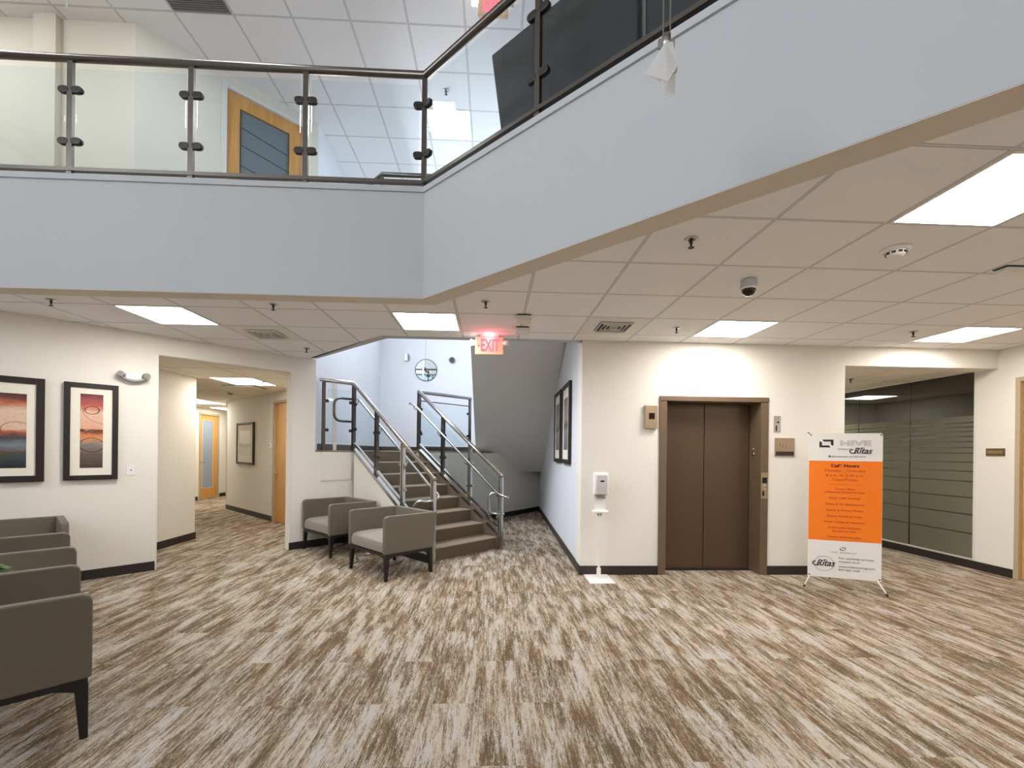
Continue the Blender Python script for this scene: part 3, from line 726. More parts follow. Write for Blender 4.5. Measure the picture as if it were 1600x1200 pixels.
# ------------------------------------------------------------------ elevator
ev = thing('elevator_entrance', 'bronze elevator entrance with double sliding doors', 'elevator', (2.53, YE, 0))
for a, b in ((1.90, 1.985), (3.08, 3.168)): link('jamb', MB().box(a, b, YE-.018, YE+.22, 0, 1.975), ELEVF, ev, .003, world=True)
link('head_frame', MB().box(1.90, 3.168, YE-.024, YE+.22, 1.975, 2.03), ELEVF, ev, .003, world=True)
link('sliding_door', MB().box(1.985, 2.528, YE+.225, YE+.255, .012, 1.975), ELEV, ev, .004, world=True)
link('sliding_door', MB().box(2.534, 3.08, YE+.225, YE+.255, .012, 1.975), ELEV, ev, .004, world=True)
link('sill', MB().box(1.985, 3.08, YE+.18, YE+.255, 0, .010), VENTD, ev, world=True)
mb = MB().box(3.086, 3.162, YE-.024, YE-.017, .873, 1.172)
cs = link('call_station', mb, BRASSY, ev, .002, world=True); cs['label'] = 'metal call button plate'
link('pictogram', MB().box(3.095, 3.153, YE-.026, YE-.0235, 1.05, 1.115).box(3.098, 3.12, YE-.026, YE-.0235, .905, .96), BLACK, cs, world=True)
for z in (1.025, .985): link('call_button', MB().disc((3.124, YE-.022, z), (0, -1, 0), .014, .008), CHROME, cs, world=True)
j = link('jamb_key_switch', MB().disc((3.081, YE+.13, 1.38), (-1, 0, 0), .022, .010).disc((3.081, YE+.13, 1.44), (-1, 0, 0), .014, .010), CHROME, ev, world=True)
t = thing('hall_lantern', 'bronze floor indicator box on the wall left of the elevator', 'indicator', (1.795, YE, 1.657))
link('housing', MB().box(-.072, .072, -.045, 0, 0, .266), BRASSY, t, .006)
link('display', MB().box(-.030, .036, -.048, -.044, .105, .175), mat('dark_red_display', srgb(52, 18, 14), .15), t)
t = thing('key_switch_plate', 'small steel key switch plate right of the elevator top', 'switch', (3.276, YE, 1.64))
link('plate', MB().box(-.038, .038, -.008, 0, 0, .183), STEEL, t, .002)
link('keyhole', MB().disc((.008, -.007, .11), (0, -1, 0), .011, .004).box(-.018, -.004, -.010, -.007, .01, .075), BLACK, t)
t = thing('elevator_sign', 'square bronze sign with dark strip right of the elevator', 'sign', (3.365, YE, 1.36))
link('plate', MB().box(-.115, .115, -.012, 0, 0, .212), BRASSY, t, .002)
link('name_strip', MB().box(-.105, .105, -.015, -.011, .010, .056), mat('dark_strip', srgb(58, 42, 36), .4), t)
pm = MB(); random.seed(3)
for i in range(3):
    cx_ = -.06+.035*i; pm.disc((cx_, -.0115, .155-.012*i), (0, -1, 0), .006, .002, 10).obox((cx_, -.0125, .128-.012*i), (.004, 0, .002), (0, .001, 0), (-.002, 0, .016))
link('pictogram', pm, mat('etched_brown', srgb(128, 104, 80), .5), t)
t = thing('room_sign', 'small bronze name plate on the wall right of the office glass', 'sign', (XR, 5.12, 1.395), -PI/2)
link('plate', MB().box(-.10, .10, -.012, 0, 0, .088), mat('dark_bronze_plate', srgb(112, 92, 62), .4, .5), t, .002)
link('insert', MB().box(-.082, .082, -.015, -.011, .026, .064), mat('brown_insert', srgb(150, 126, 94), .4, .3), t)

# ------------------------------------------------------------------ hand sanitizer stand
t = thing('sanitizer_stand', 'white hand sanitizer dispenser on a floor stand left of the elevator', 'dispenser', (1.185, 4.93, 0))
link('floor_plate', MB().box(-.135, .135, -.19, .155, 0, .008), WHITEM, t, .003)
link('pole', MB().box(-.022, .022, -.010, .010, .008, .12).box(-.011, .011, -.009, .009, .11, .74), WHITEM, t, .002)
link('back_plate', MB().box(-.06, .06, .0, .006, .72, 1.10), WHITEM, t, .002)
link('drip_tray', MB().box(-.080, .080, -.10, .02, .727, .752), WHITEM, t, .006)
link('tray_bracket', MB().prism([(-.03, -.005, .726), (.03, -.005, .726), (.018, -.005, .685), (-.018, -.005, .685)], (0, .012, 0)), GREYPL, t)
b = link('dispenser_body', MB().prism([(-.078, -.005, .905), (-.078, -.095, .935), (-.078, -.105, 1.12), (-.078, -.09, 1.160), (-.078, -.005, 1.165)], (.156, 0, 0)), WHITEP, t, .015, 3)
link('cover', MB().prism([(-.055, -.097, .945), (-.055, -.112, 1.02), (-.055, -.113, 1.135), (-.055, -.104, 1.14), (-.055, -.094, .945)], (.11, 0, 0)), mat('light_grey_cover', srgb(212, 211, 210), .35), b, .006)
link('level_window', MB().box(-.02, .022, -.118, -.112, 1.065, 1.082), BLACK, b, .003)
link('nozzle', MB().box(-.05, .05, -.08, -.02, .885, .906), GREYPL, b, .005)

# ------------------------------------------------------------------ banner
bl = Vector((3.30, 4.60, 0)); brr = Vector((3.895, 4.37, 0)); bw = (brr-bl).length; brz = math.atan2(brr.y-bl.y, brr.x-bl.x)
bx0, bx1, bz0, bz1 = 0.0, bw, .125, 1.605
t = thing('banner_stand', 'white and orange cafe banner on a thin X stand before the office glass', 'banner', (bl.x, bl.y, 0), brz)
ORANGE = mat('orange_print', srgb(250, 128, 24), .4, var=.02); BW = mat('banner_vinyl_white', srgb(236, 233, 226), .4)
z_o1, z_o0 = 1.322, .505
sheet = link('banner_sheet', MB().box(bx0, bx1, -.001, .001, bz0, bz1), BW, t)
pf = link('orange_field', MB().box(bx0+.002, bx1-.002, -.0022, -.0012, z_o0, z_o1), ORANGE, sheet)
INK = mat('ink_black', srgb(30, 26, 26), .5); INKG = mat('ink_light_grey', srgb(196, 194, 192), .5); INKD = mat('ink_dark_red', srgb(120, 28, 10), .5)
INKR = mat('ink_rust', srgb(196, 76, 16), .5); INKM = mat('ink_mid_grey', srgb(120, 116, 112), .5)
cxm = bw/2
def TM(x, z, y=-.003): return Matrix.Translation((x, y, z)) @ TX
# logo mark: hexagonal ring split diagonally
def ringmark(mb, cx_, cz_, w_, h_, y=-.0022, mi=0):
    o = [(-.5, -.5), (.30, -.5), (.5, -.30), (.5, .5), (-.30, .5), (-.5, .30)]; q = .62
    for i in range(6):
        if i in (1, 4): continue
        a, b = o[i], o[(i+1) % 6]; ai = (a[0]*q, a[1]*.5); bi = (b[0]*q, b[1]*.5)
        mb.prism([(cx_+a[0]*w_, y, cz_+a[1]*h_), (cx_+b[0]*w_, y, cz_+b[1]*h_), (cx_+bi[0]*w_, y, cz_+bi[1]*h_), (cx_+ai[0]*w_, y, cz_+ai[1]*h_)], (0, .001, 0), mi)
lg = MB(); ringmark(lg, .155, 1.50, .125, .080); link('logo_mark', lg, INK, sheet)
mb = MB(); text_into(mb, 'HIVE', .070, TM(.405, 1.503), bold=.003, width=.265); link('logo_lettering', mb, INKG, sheet)
def script_word(mb, x, z, s):
    text_into(mb, "Ritas", .085*s, TM(x, z), shear=.38, bold=.0012*s, width=.16*s)
    # swash before the R
    pts = [(x-.075*s+.030*s*math.cos(a), -.0030, z-.004*s+.020*s*math.sin(a)) for a in [PI*.55+i*PI*1.25/12 for i in range(13)]]
    mb.tube(pts, .005*s, 6)
    mb.tube([(x-.03*s, -.003, z+.020*s), (x-.0*s, -.003, z+.034*s), (x+.02*s, -.003, z+.030*s)], .003*s, 6)
mb = MB(); script_word(mb, .465, 1.425, 1.0); link('script_lettering', mb, INK, sheet)
mb = MB(); text_into(mb, 'CATERING BY', .016, TM(.315, 1.443), width=.12); text_into(mb, '@ritascafe at the hive', .020, TM(.35, 1.368), width=.30); mb.disc((.185, -.0025, 1.368), (0, -1, 0), .012, .0008, 12)
link('small_lettering', mb, INKM, sheet)
mb = MB(); text_into(mb, 'Caf\u00e9 Hours', .040, TM(cxm, 1.272), bold=.0018, width=.245); link('heading_lettering', mb, INKD, pf)
mb = MB()
text_into(mb, 'Monday - Thursday', .036, TM(cxm, 1.222), width=.35); text_into(mb, '8 a.m. to 2:30 p.m.', .036, TM(cxm, 1.175), width=.33); text_into(mb, 'Closed Fridays', .032, TM(cxm, 1.130), width=.22)
mb.box(cxm-.14, cxm+.14, -.0034, -.0026, 1.078, 1.081)
rows = [(1.035, "Today's Menu", .18), (1.003, 'Homemade Omelettes Fries', .34), (.943, 'Daily Caf\u00e9 Specials', .27), (.880, 'Chips & Co Sandwiches', .34), (.818, 'Salads & Power Bowls', .32), (.757, 'Bakery Goods & Soups', .30), (.697, 'Fresh Coffee & Espresso', .35), (.640, 'Fresh-made Selection', .28), (.605, 'Bottled Drinks', .20), (.545, 'Snacks & Beverages', .29)]
link('hours_lettering', mb, INKR, pf)
for z_, s_, w_ in rows:
    mb = MB(); text_into(mb, s_, .026, TM(cxm, z_), width=w_, bold=.0004); link('menu_lettering', mb, INKR, pf)
mb = MB(); ringmark(mb, cxm-.01, .425, .052, .034); text_into(mb, 'THE DISTRICT', .018, TM(cxm, .385), width=.22, spacing=1.4); link('sponsor_lettering', mb, INKM, sheet)
mb = MB(); script_word(mb, .155, .268, 1.05); link('script_lettering', mb, INK, sheet)
mb = MB()
mb.tube([(.145+.088*math.cos(a), -.0025, .265+.075*math.sin(a)) for a in [2*PI*i/32 for i in range(33)]], .0016, 6)
link('logo_circle', mb, INKM, sheet)
mb = MB()
for z_, s_, w_ in ((.330, 'For catering services', .30), (.295, 'contact us at', .18), (.245, 'www.ritascatering.com', .31), (.210, '877.583.1620', .18)):
    text_into(mb, s_, .026, Matrix.Translation((.275+w_/2, -.003, z_)) @ TX, width=w_)
link('contact_lettering', mb, INKM, sheet)
mb = MB()
for x_, z_ in ((.016, bz0+.018), (bw-.016, bz0+.018), (.016, bz1-.018), (bw-.016, bz1-.018)): mb.disc((x_, -.003, z_), (0, -1, 0), .007, .004, 10)
link('eyelet', mb, BLACK, sheet)
HUB = (bw/2, .05, .80)
def rod(a, b, r=.005): return MB().tube([a, b], r, 8)
for nm, a in (('support_rod', (.016, .004, bz1-.018)), ('support_rod', (bw-.016, .004, bz1-.018)), ('support_rod', (.016, .004, bz0+.018)), ('support_rod', (bw-.016, .004, bz0+.018))):
    link(nm, rod(HUB, a), BLACK, t)
link('hub', MB().obox(HUB, (.02, 0, 0), (0, .015, 0), (0, 0, .03)), BLACK, t, .004)
for a, b in (((.03, .002, .155), (-.035, -.012, .012)), ((bw-.03, .002, .125), (bw+.020, -.09, .012))):
    lgp = link('front_leg', rod(a, b, .0075), WHITEM, t)
    d = (Vector(b)-Vector(a)).normalized(); link('foot_cap', MB().tube([Vector(b)-d*.022, Vector(b)+Vector((0, 0, -.004))], .011, 8), BLACK, lgp)
link('rear_leg', rod((HUB[0], .055, .78), (HUB[0], .42, .012), .007), BLACK, t)
link('top_hook', MB().tube([(-.012, .0, bz1+.012), (.008, .0, bz1-.008)], .005, 8).tube([(bw-.008, .0, bz1-.008), (bw+.006, .0, bz1+.012)], .004, 8), BLACK, t)

# ------------------------------------------------------------------ armchairs
CWD = .82
def make_chair(label, loc, rz):
    """local: x across (centre 0), front at y=0, back at +y"""
    t = thing('armchair', label, 'armchair', loc, rz); hw = CWD/2; ta = .058
    def side(x0):
        prof = [(0.0, .285), (0.0, .645), (.010, .672), (.038, .684), (.665, .684), (.61, .285)]
        return MB().prism([(x0, a, b) for a, b in prof], (ta, 0, 0))
    for x0 in (-hw, hw-ta): link('armrest', side(x0), FAB, t, .012, 3)
    link('backrest', MB().prism([(-hw+.02, .598, .684), (-hw+.02, .662, .684), (-hw+.02, .61, .290), (-hw+.02, .545, .290)], (CWD-.04, 0, 0)), FAB, t, .012, 3)
    s = MB(); n = 8; hwI = hw-ta
    prof = [(.012, .292), (.006, .36), (.02, .405), (.07, .428), (.25, .436), (.59, .432), (.59, .292)]
    s.prism([(-hwI, a, b) for a, b in prof], (2*hwI, 0, 0)); link('seat', s, FABS, t, .012, 3)
    f = MB().box(-hw+.012, hw-.012, .015, .045, .255, .287).box(-hw+.012, hw-.012, .57, .60, .255, .287).box(-hw+.012, -hw+.042, .045, .57, .255, .287).box(hw-.042, hw-.012, .045, .57, .255, .287)
    link('base_frame', f, DKWOOD, t)
    for sx in (-1, 1):
        for yy, o in ((.012, 1), (.603, -1)):
            mb = MB(); X = sx*(hw-.010); 
            a = [(X, yy, .26), (X-sx*.052, yy, .26), (X-sx*.052, yy+o*.052, .26), (X, yy+o*.052, .26)]
            b = [(X, yy+(0 if o > 0 else .012), .0), (X-sx*.030, yy+(0 if o > 0 else .012), 0), (X-sx*.030, yy+o*.030+(0 if o > 0 else .012), 0), (X, yy+o*.030+(0 if o > 0 else .012), 0)]
            va = [mb.bm.verts.new(p) for p in a]; vb = [mb.bm.verts.new(p) for p in b]
            mb.bm.faces.new(va); mb.bm.faces.new(vb[::-1])
            for i in range(4): mb.bm.faces.new((va[i], vb[i], vb[(i+1) % 4], va[(i+1) % 4]))
            # corner bracket along the side
            mb.prism([(X-sx*.004, yy+o*.045, .257), (X-sx*.004, yy+o*.13, .257), (X-sx*.004, yy+o*.045, .225)], (-sx*.03, 0, 0))
            mb.prism([(X-sx*.045, yy+o*.004, .257), (X-sx*.13, yy+o*.004, .257), (X-sx*.045, yy+o*.004, .225)], (0, o*.03, 0))
            link('leg', mb, DKWOOD, t, .004)
    return t
ch = make_chair('taupe armchair in front of the bottom stair steps, nearer of the two there', (-1.372, 5.077, 0), math.radians(-46.6))
dup(ch, (-2.315, 6.125, 0), math.radians(-45), 'taupe armchair against the wall beside the corridor opening, left of its twin')
dup(ch, (-2.165, 2.545, 0), math.radians(134), 'taupe armchair at the left picture edge, nearest to the viewer')
dup(ch, (-3.155, 3.595, 0), math.radians(134), 'taupe armchair second from the viewer in the row at the left edge')
dup(ch, (-4.145, 4.06, 0), math.radians(45), 'taupe armchair with its back to the framed pictures, farthest in the left row')

# side tables
t = thing('side_table', 'small white side table between the two armchairs near the stair', 'table', (-1.64, 5.80, 0), math.radians(-46))
link('tabletop', MB().box(-.15, .21, -.06, .34, .535, .56), WHITEM, t, .006)
link('column', MB().tube(bezier([(-.14, -.045, .535), (-.14, -.05, .50), (-.135, -.05, .05), (-.135, -.04, .015)]), .010, 10), WHITEM, t)
link('column', MB().tube(bezier([(.19, .31, .535), (.19, .31, .02)]), .010, 10), WHITEM, t)
link('base', MB().tube(bezier([(-.135, -.05, .02), (-.135, .31, .018), (.19, .31, .018)]), .010, 10).tube(bezier([(-.135, .0, .015), (.10, -.05, .015), (.16, -.30, .015), (.30, -.42, .015)]), .010, 10), CHROME, t)
t = thing('side_table', 'side table with a small plant between the two nearest left armchairs', 'table', (-2.93, 2.80, 0), math.radians(134))
link('tabletop', MB().box(-.22, .22, -.22, .22, .475, .50), WHITEM, t, .006)
link('column', MB().tube([(0, 0, .02), (0, 0, .475)], .02, 12), CHROME, t)
link('base', MB().lathe([(.16, 0), (.16, .012), (.03, .022)]), CHROME, t)
t = thing('potted_plant', 'small green potted plant on the table between left armchairs', 'plant', (-2.93, 2.80, .50))
link('pot', MB().lathe([(.045, 0), (.06, .09), (.062, .10), (.052, .10), (.05, .09)]), POT, t)
lv = MB(); random.seed(11)
for i in range(46):
    a = random.uniform(0, 2*PI); l = random.uniform(.05, .13); h_ = random.uniform(.03, .085); wd = random.uniform(.010, .018)
    c0 = Vector((0, 0, .095)); d = Vector((math.cos(a), math.sin(a), 0)); s_ = Vector((-d.y, d.x, 0))*wd
    m_ = c0+d*l*.6+Vector((0, 0, h_)); e_ = c0+d*l+Vector((0, 0, h_*.8))
    for q in ((c0, m_-s_, m_+s_), (m_-s_, e_, m_+s_)):
        lv.bm.faces.new([lv.bm.verts.new(p) for p in q])
    lv.tube([c0, m_], .0015, 4)
fo = link('foliage', lv, GREEN, t)

# ------------------------------------------------------------------ framed pictures
def frame(name, label, loc, rz, w_, h_, fb, mb_x, mb_t, mb_b, artm, group=None):
    t = thing(name, label, 'picture', loc, rz, group); dp = .038
    m = MB().box(0, fb, -dp, 0, 0, h_).box(w_-fb, w_, -dp, 0, 0, h_).box(fb, w_-fb, -dp, 0, 0, fb).box(fb, w_-fb, -dp, 0, h_-fb, h_)
    link('frame', m, FRAMEW, t, .004)
    link('mat_board', MB().box(fb, w_-fb, -.024, -.012, fb, h_-fb), MATB, t)
    link('artwork', MB().box(fb+mb_x, w_-fb-mb_x, -.026, -.0235, fb+mb_b, h_-fb-mb_t), artm, t)
    return t
st1 = [(0, srgb(34, 40, 42)), (.15, srgb(60, 74, 78)), (.22, srgb(96, 80, 62)), (.30, srgb(120, 134, 142)), (.42, srgb(66, 70, 76)), (.49, srgb(190, 104, 66)), (.52, srgb(226, 190, 166)), (.78, srgb(228, 200, 178)), (.86, srgb(196, 116, 84)), (.93, srgb(120, 66, 60)), (1, srgb(74, 50, 54))]
st2 = [(0, srgb(74, 62, 54)), (.18, srgb(104, 92, 84)), (.32, srgb(140, 130, 126)), (.38, srgb(216, 150, 104)), (.46, srgb(210, 128, 84)), (.50, srgb(90, 44, 34)), (.53, srgb(228, 172, 144)), (.74, srgb(228, 190, 168)), (.84, srgb(196, 100, 82)), (.92, srgb(160, 84, 88)), (1, srgb(108, 60, 66))]
# frame 1 (cut by the picture edge)
wf = .80; xr = -4.395; xl = xr-wf*S2
frame('framed_picture', 'wide dark-framed abstract print cut by the left picture edge', A(xl)+(1.032,), PI/4, wf, 1.003, .060, .062, .100, .075, art('abstract_print_wide', st1, wf, .135, .843, [(wf-.19, .50, .10, .004, srgb(120, 70, 56))]))
frame('framed_picture', 'narrow dark-framed abstract print next to the emergency light', A(-4.302)+(1.036,), PI/4, .417, .995, .048, .073, .062, .076, art('abstract_print_narrow', st2, .417, .124, .885, [(.21, .72, .055, .006, srgb(110, 40, 34)), (.21, .36, .095, .006, srgb(96, 44, 34)), (.33, .72, .19, .0025, srgb(120, 80, 70))]))
thp = math.atan2(PW1[0]-PW0[0], PW1[1]-PW0[1])
def onP(y): 
    f = (y-PW0[1])/(PW1[1]-PW0[1]); return PW0[0]+(PW1[0]-PW0[0])*f
ga = art('grey_bands', [(0, srgb(120, 112, 112)), (.4, srgb(150, 146, 146)), (.5, srgb(90, 84, 90)), (.6, srgb(170, 150, 140)), (1, srgb(130, 134, 140))], .5, .1, .95)
frame('framed_picture', 'tall black-framed print in the stair passage, nearer to the viewer', (onP(6.54)-.002, 6.54, 1.222), -PI/2-thp, .72, 1.085, .06, .12, .13, .13, ga)
frame('framed_picture', 'tall black-framed print in the stair passage, farther from the viewer', (onP(7.45)-.002, 7.45, 1.222), -PI/2-thp, .74, 1.09, .06, .12, .13, .13, ga)
gb = art('pale_landscape', [(0, srgb(196, 190, 168)), (.35, srgb(186, 178, 150)), (.42, srgb(140, 132, 110)), (.5, srgb(206, 200, 180)), (1, srgb(218, 214, 198))], .7, .1, .8)
frame('framed_picture', 'dark-framed pale print on the corridor wall beside the maple door', (-5.50+.0, at_y(372, 700, 1)[1]*0+R1[1]+rdy*sR(-5.50), 1.045), th, sR(-5.50)-sR(-4.80), .875, .045, .10, .12, .15, gb)

# ------------------------------------------------------------------ wall devices
t = thing('emergency_light', 'grey curved emergency light with two heads left of the corridor opening', 'light', A(-3.922)+(2.065,), PI/4)
mb = MB(); pts = [(.118*math.sin(a), -.05, .115-.118*math.cos(a)*.72) for a in [-1.25+2.5*i/14 for i in range(15)]]
link('bracket', MB().tube(pts, .016, 8), GREYPL, t)
link('housing', MB().box(-.07, .07, -.055, 0, .045, .115), WHITEP, t, .012, 3)
for sx in (-1, 1): link('lamp_head', MB().tube([(sx*.105, -.03, .10), (sx*.112, -.085, .095)], .030, 16), GREYPL, t)
t = thing('light_switch', 'white wall switch plate below the emergency light', 'switch', A(-3.928)+(1.075,), PI/4)
link('plate', MB().box(-.037, .037, -.007, 0, 0, .105), WHITEP, t, .002); link('toggle', MB().box(-.006, .006, -.014, -.006, .045, .062), GREYPL, t)
t = thing('thermostat', 'small white thermostat on the corridor wall beside the maple door', 'thermostat', (R1[0]+rdx*sR(-4.235), R1[1]+rdy*sR(-4.235), 1.395), th)
link('housing', MB().box(-.055, .055, -.022, 0, 0, .085), WHITEP, t, .004); link('display', MB().box(-.03, .03, -.024, -.021, .035, .065), GREYPL, t)
t = thing('wall_outlet', 'white cover plate low on the passage wall beside the frames', 'outlet', (onP(5.33), 5.33, 1.14), -PI/2-thp)
link('plate', MB().box(-.035, .035, -.006, 0, 0, .11), WHITEP, t, .002); link('socket', MB().box(-.012, .012, -.008, -.005, .03, .08), TRIMW, t)

# stairwell mirror, speaker, sensor, pendant
cz = at_y(666, 578.5, 10.8)
MIRR = mat('mirror_glass', (.80, .83, .85, 1), .02, 1)
t = thing('round_mirror', 'round wall mirror with thin dark rim above the stair landing', 'mirror', (cz[0], 10.8, cz[2]))
link('mirror_glass', MB().disc((0, -.012, 0), (0, -1, 0), .245, .006, 48), MIRR, t)
link('rim', MB().tube([(.25*math.cos(a), -.014, .25*math.sin(a)) for a in [2*PI*i/48 for i in range(49)]], .008, 6), CLAMP, t)
link('backing', MB().disc((0, 0, 0), (0, -1, 0), .24, .013, 48), BLACK, t)
c2 = at_y(706.5, 563, 10.8); t = thing('wall_speaker', 'round dark grey wall device right of the round mirror', 'speaker', (c2[0], 10.8, c2[2]))
link('housing', MB().disc((0, 0, 0), (0, -1, 0), .072, .05, 24), GREYPL, t, .01); link('grille', MB().disc((0, -.05, 0), (0, -1, 0), .058, .006, 24), CLAMP, t)
c3 = at_y(636, 558.5, 10.8); t = thing('alarm_strobe', 'white alarm strobe on the wall left of the round mirror', 'alarm', (c3[0], 10.8, c3[2]))
link('housing', MB().box(-.06, .045, -.05, 0, -.09, .09), WHITEP, t, .012, 3); link('lens', MB().box(.050, .062, -.07, -.02, -.07, .05).box(.02, .045, -.06, -.045, -.08, .08), GREYPL, t, .004)

def pendant(label, x, y, ztop, H_, rz, cz1=ZU, bulb=True):
    t = thing('pendant_lamp', label, 'lamp', (x, y, ztop), rz)
    link('cable', MB().tube([(-.012, 0, .02), (-.012, 0, cz1-ztop)], .0022, 6).tube([(.014, 0, .02), (.014, 0, cz1-ztop)], .0022, 6), STEEL, t)
    link('fitting', MB().tube([(0, 0, -.025), (0, 0, .03)], .016, 12).box(-.03, .03, -.006, .006, -.02, .012), STEEL, t)
    # folded frosted glass: two angled panes meeting under the fitting
    q = H_/.262
    P1 = [(-.012, -.02, -.012), (.018, -.03, -.016), (.030, -.05, -.13), (.012, -.07, -.172), (-.022, -.08, -.228), (-.108, -.05, -.180)]
    link('glass_shade', MB().prism([(a*q, b*q, c*q) for a, b, c in P1], (0, .006, 0)), SHADE, t, .001)
    P2 = [(-.008, .03, -.014), (.022, .02, -.016), (.044, .0, -.075), (.034, -.02, -.250), (-.002, .02, -.200), (-.012, .04, -.12)]
    link('glass_shade', MB().prism([(a*q, b*q, c*q) for a, b, c in P2], (0, .006, 0)), SHADE, t, .001)
    link('socket_cover', MB().lathe([(.016, -.02), (.034, -.075), (.040, -.105), (.02, -.11)], (0, 0, 0)), mat('lamp_socket_white', srgb(224, 220, 214), .3), t)
    return t
pt = at_y(1041, 68, 1.65)
pendant('frosted folded-glass pendant lamp hanging before the diagonal balcony edge', pt[0], 1.65, pt[2], .222, 0)
pq = at_y(104, 24, 2.0); pq2 = (pq[0]-.020, 2.0, pq[2]+.262)
pendant('frosted pendant lamp whose tip shows at the top left picture edge', pq2[0], 2.0, pq2[2], .262, 0)
ps = at_y(667, 579, 9.2)
t = thing('pendant_lamp', 'small dark pendant on a thin cable before the round mirror', 'lamp', (ps[0], 9.2, ps[2]))
link('cable', MB().tube([(-.03, 0, .05), (-.03, 0, ZU-ps[2])], .003, 6), GREYPL, t)
link('fitting', MB().tube(bezier([(-.03, 0, .06), (-.035, 0, -.01), (.045, 0, -.045)]), .016, 10), BLACK, t)

# ------------------------------------------------------------------ ceiling lights
def troffer(label, cx_, cy_, z, m, sx=.60, sy=.60, group='square ceiling lights'):
    t = thing('ceiling_light', label, 'light', (cx_, cy_, z)); h, v = sx/2, sy/2
    f = MB().box(-h, h, -v, -v+.018, -.006, .004).box(-h, h, v-.018, v, -.006, .004).box(-h, -h+.018, -v+.018, v-.018, -.006, .004).box(h-.018, h, -v+.018, v-.018, -.006, .004)
    link('frame', f, TFRAME, t)
    link('diffuser', MB().box(-h+.018, h-.018, -v+.018, v-.018, -.004, -.001), m, t)
    return t
gx = lambda i: GX0+GP*(i+.5); gy = lambda j: GY0+GPY*(j+.5)
troffer('lit square ceiling light left, above the corridor opening', gx(-5), gy(0), HC, TROF)
troffer('lit square ceiling light just left of the red exit sign', gx(-1), gy(0), HC, TROF)
troffer('lit square ceiling light in front of the elevator', gx(4), gy(0), HC, TROF)
troffer('lit square ceiling light before the office glass at the right edge', gx(8), gy(0), HC, TROF)
troffer('large lit ceiling light at the upper right, nearest to the viewer', gx(4), gy(-4), HC, TROF)
troffer('lit ceiling light inside the corridor opening, nearest of the corridor lights', -3.93, 7.42, HK, TROFK, .66, .8)
troffer('lit ceiling light deep in the corridor, middle one', -6.7, 10.75, HK, TROFK, .62, 1.1)
troffer('lit ceiling light before the far corridor door', -7.1, 12.7, HK, TROFK, .6, .9)
troffer('lit ceiling light in the corridor beside the office glass', 5.1, 8.0, HK, TROF)
troffer('lit ceiling light of the upper floor seen through the balcony glass', -.64, 6.50, ZU, TROFU)
# further lamps of the same kind outside the picture
troffer('lit ceiling light over the upper right gallery', 3.4, 2.9, ZU, TROFU)
troffer('added unseen ceiling light brightening the upper walkway', GX0-.01-.616*4.5, 4.07, ZU, TROFU)  # lamp added out of view to brighten the upper wall
troffer('added unseen ceiling light brightening the upper walkway, left', GX0-.01-.616*8.5, 4.07, ZU, TROFU)  # second lamp added there for the same wall, also out of view
troffer('lit ceiling light over the right rear of the room', 4.9, .6, HC, TROF)

# ------------------------------------------------------------------ ceiling fittings
def sprinkler(label, px, py, z, pend=True):
    p = at_z(px, py, z); t = thing('sprinkler', label, 'sprinkler', p)
    link('escutcheon', MB().lathe([(.040, 0), (.038, -.005), (.022, -.010)], seg=20), STEEL, t)
    link('head', MB().lathe([(.010, -.008), (.010, -.03), (.006, -.032), (.006, -.052)], seg=12).lathe([(.018, -.052), (.018, -.055)], seg=12), CLAMP, t)
    return t
sprinkler('ceiling sprinkler farthest left, above the wide framed print', 80, 468, HC)
sprinkler('ceiling sprinkler left of the corridor vent, right of the left ceiling light', 427, 475, HC)
sprinkler('ceiling sprinkler at the corner above the corridor opening', 479, 544, HC)
sprinkler('ceiling sprinkler above the red exit sign', 759, 471, HC)
sprinkler('large near ceiling sprinkler below the diagonal balcony edge', 1080, 373, HC)
sprinkler('small ceiling sprinkler between the vent and the elevator light', 1057, 512, HC)
sprinkler('small ceiling sprinkler before the right-edge ceiling light', 1427, 518, HC)
sprinkler('sprinkler on the corridor ceiling beyond the opening', 412, 596, HK)
sprinkler('sprinkler on the ceiling beside the office glass', 1329, 592, HK)
sprinkler('sprinkler on the upper floor ceiling above its lit light', 697, 141, ZU)
p = at_z(1400, 389, HC); t = thing('smoke_detector', 'round cream smoke detector near the large upper right ceiling light', 'detector', p)
link('base', MB().lathe([(.078, 0), (.076, -.012), (.060, -.018)], seg=32), WHITEP, t)
link('sensor_dome', MB().lathe([(.052, -.016), (.050, -.032), (.040, -.044), (.02, -.048)], seg=32), WHITEP, t)
mb = MB()
for i in range(10):
    a = 2*PI*i/10; mb.obox((.050*math.cos(a), .050*math.sin(a), -.030), (.003*math.cos(a), .003*math.sin(a), 0), (-.010*math.sin(a), .010*math.cos(a), 0), (0, 0, .005))
link('sensor_slots', mb, VENTD, t)
p = at_z(360, 613, HK); t = thing('smoke_detector', 'small smoke detector on the corridor ceiling', 'detector', p)
link('base', MB().lathe([(.078, 0), (.076, -.012), (.060, -.018)], seg=24), WHITEP, t); link('sensor_dome', MB().lathe([(.052, -.016), (.050, -.032), (.03, -.046)], seg=24), GREYPL, t)
p = at_z(1170, 437, HC); t = thing('security_camera', 'small dome security camera on the ceiling above the elevator', 'camera', p)
link('housing', MB().lathe([(.055, 0), (.056, -.012), (.056, -.055), (.052, -.062)], seg=32), mat('light_grey_housing', srgb(196, 200, 206), .35), t)
link('dome', MB().lathe([(.048, -.062), (.046, -.085), (.036, -.105), (.018, -.116), (.004, -.118)], seg=32), mat('black_glossy_dome', srgb(16, 15, 15), .06), t)
link('rim', MB().lathe([(.057, -.060), (.053, -.072), (.047, -.072)], seg=32), WHITEP, t)
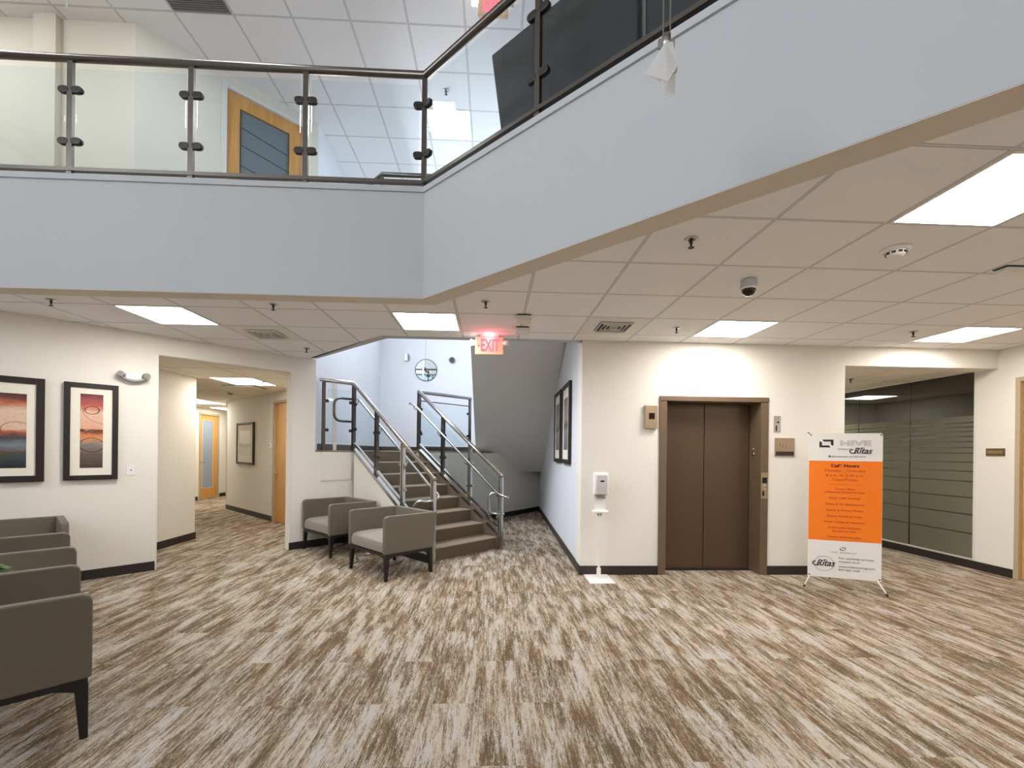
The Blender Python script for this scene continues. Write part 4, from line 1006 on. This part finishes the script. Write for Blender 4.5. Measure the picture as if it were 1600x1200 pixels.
def vent(label, cx_, cy_, z, w_, n=5, slat_m=TFRAME):
    t = thing('air_vent', label, 'vent', (cx_, cy_, z)); h = w_/2
    link('frame', MB().box(-h-.12, h+.12, -h-.12, h+.12, -.004, .0), SOFF if slat_m is SOFF else TFRAME, t)
    link('duct_shade', MB().box(-h, h, -h, h, -.0055, -.004), VENTD, t)  # flat dark sheet standing in for the shade inside the opening
    for i in range(n):
        q = h*(1-i/n)*.96; b_ = .006
        mb = MB().box(-q, q, -q, -q+b_, -.022, -.006).box(-q, q, q-b_, q, -.022, -.006).box(-q, -q+b_, -q+b_, q-b_, -.022, -.006).box(q-b_, q, -q+b_, q-b_, -.022, -.006)
        link('louver', mb, slat_m, t)
    return t
vent('square ceiling air vent above the corner left of the elevator', gx(2), gy(0), HC, .33, 4)
vent('square ceiling air vent above the corridor opening', gx(-4), gy(1), HC, .33, 4)
p = at_z(383, 604, HK); t = thing('air_vent', 'flat air diffuser on the corridor ceiling beyond the first light', 'vent', (p[0], p[1], HK))
link('frame', MB().box(-.33, .33, -.28, .28, -.008, .0), TFRAME, t); link('plate', MB().box(-.24, .24, -.20, .20, -.022, -.012), TFRAME, t, .004); link('duct_shade', MB().box(-.27, .27, -.23, .23, -.010, -.008), VENTD, t)  # dark sheet paints the shade around the diffuser plate
t = thing('return_grille', 'dark grey return air grille in the upper ceiling at the top edge', 'vent', (GX0-.01-.616*4.5, 4.68, ZU))
link('frame', MB().box(-.295, .295, -.30, .30, -.006, .0), GREYPL, t)
mb = MB()
for i in range(24): mb.box(-.285, .285, -.288+i*.024, -.288+i*.024+.014, -.012, -.006)
link('grille', mb, GRILLE, t)
t = thing('ceiling_box', 'small white box on the ceiling at the right picture edge', 'sensor', (3.52, 2.90, HC))
link('housing', MB().box(-.14, .14, -.05, .03, -.05, -.006), WHITEP, t, .004); link('mounting_base', MB().box(-.15, .16, -.055, .035, -.006, 0), VENTD, t)
for (px, py, lb) in ((818, 493, 'nearer'), (816, 512, 'farther')):
    p = at_z(px, py, HC); t = thing('motion_sensor', 'small beige ceiling box with dark top beside the exit sign, %s of two' % lb, 'sensor', p)
    link('housing', MB().box(-.075, .075, -.06, .06, -.062, -.012), TFRAME, t, .008, 3); link('mounting_base', MB().box(-.06, .065, -.045, .045, -.012, 0), VENTD, t)

# exit sign
def exit_sign(label, px, py, z, y=None, drop=.0, sc_=1.0):
    p = at_z(px, py, z); t = thing('exit_sign', label, 'sign', (p[0], p[1], z))
    link('mounting_base', MB().box(-.10, .10, -.03, .03, -.02, 0), WHITEP, t, .003)
    h0, h1 = -.215, -.02
    link('housing', MB().box(-.155, .155, -.022, .022, h0, h1), mat('sign_housing_glow', srgb(236, 206, 176), .5), t, .012, 3)
    b = t.children[-1]
    mb = MB(); text_into(mb, 'EXIT', .185, Matrix.Translation((.005, -.0235, (h0+h1)/2-.002)) @ TX, bold=.004, width=.20); link('exit_lettering', mb, emis('exit_red_glow', (1, .06, .10), 3.2), t)
    mb = MB().prism([(-.128, -.0235, -.118), (-.113, -.0235, -.100), (-.113, -.0235, -.136)], (0, -.002, 0)); link('arrow', mb, emis('arrow_red_glow', (1, .2, .15), 1.0), t)
    for sx in (-1, 1):
        link('lamp_head', MB().tube([(sx*.150, 0, -.085), (sx*.178, -.01, -.085), (sx*.205, -.02, -.085)], .024, 14, r1=.036 if sx < 0 else .030), BULB if sx < 0 else WHITEP, t)
    return t
exit_sign('illuminated red exit sign with two lamp heads hanging at the stair', 765, 524, HC)
l = bpy.data.lights.new('exit_sign_glow', 'POINT'); l.energy = 1.6; l.color = (1, .12, .16); l.shadow_soft_size = .05
p = at_z(765, 524, HC); lo = bpy.data.objects.new('exit_sign_glow', l); C.objects.link(lo); lo.location = (p[0], p[1]-.07, HC-.05)
exit_sign('upper floor exit sign barely showing at the top picture edge', 770, -6, ZU)
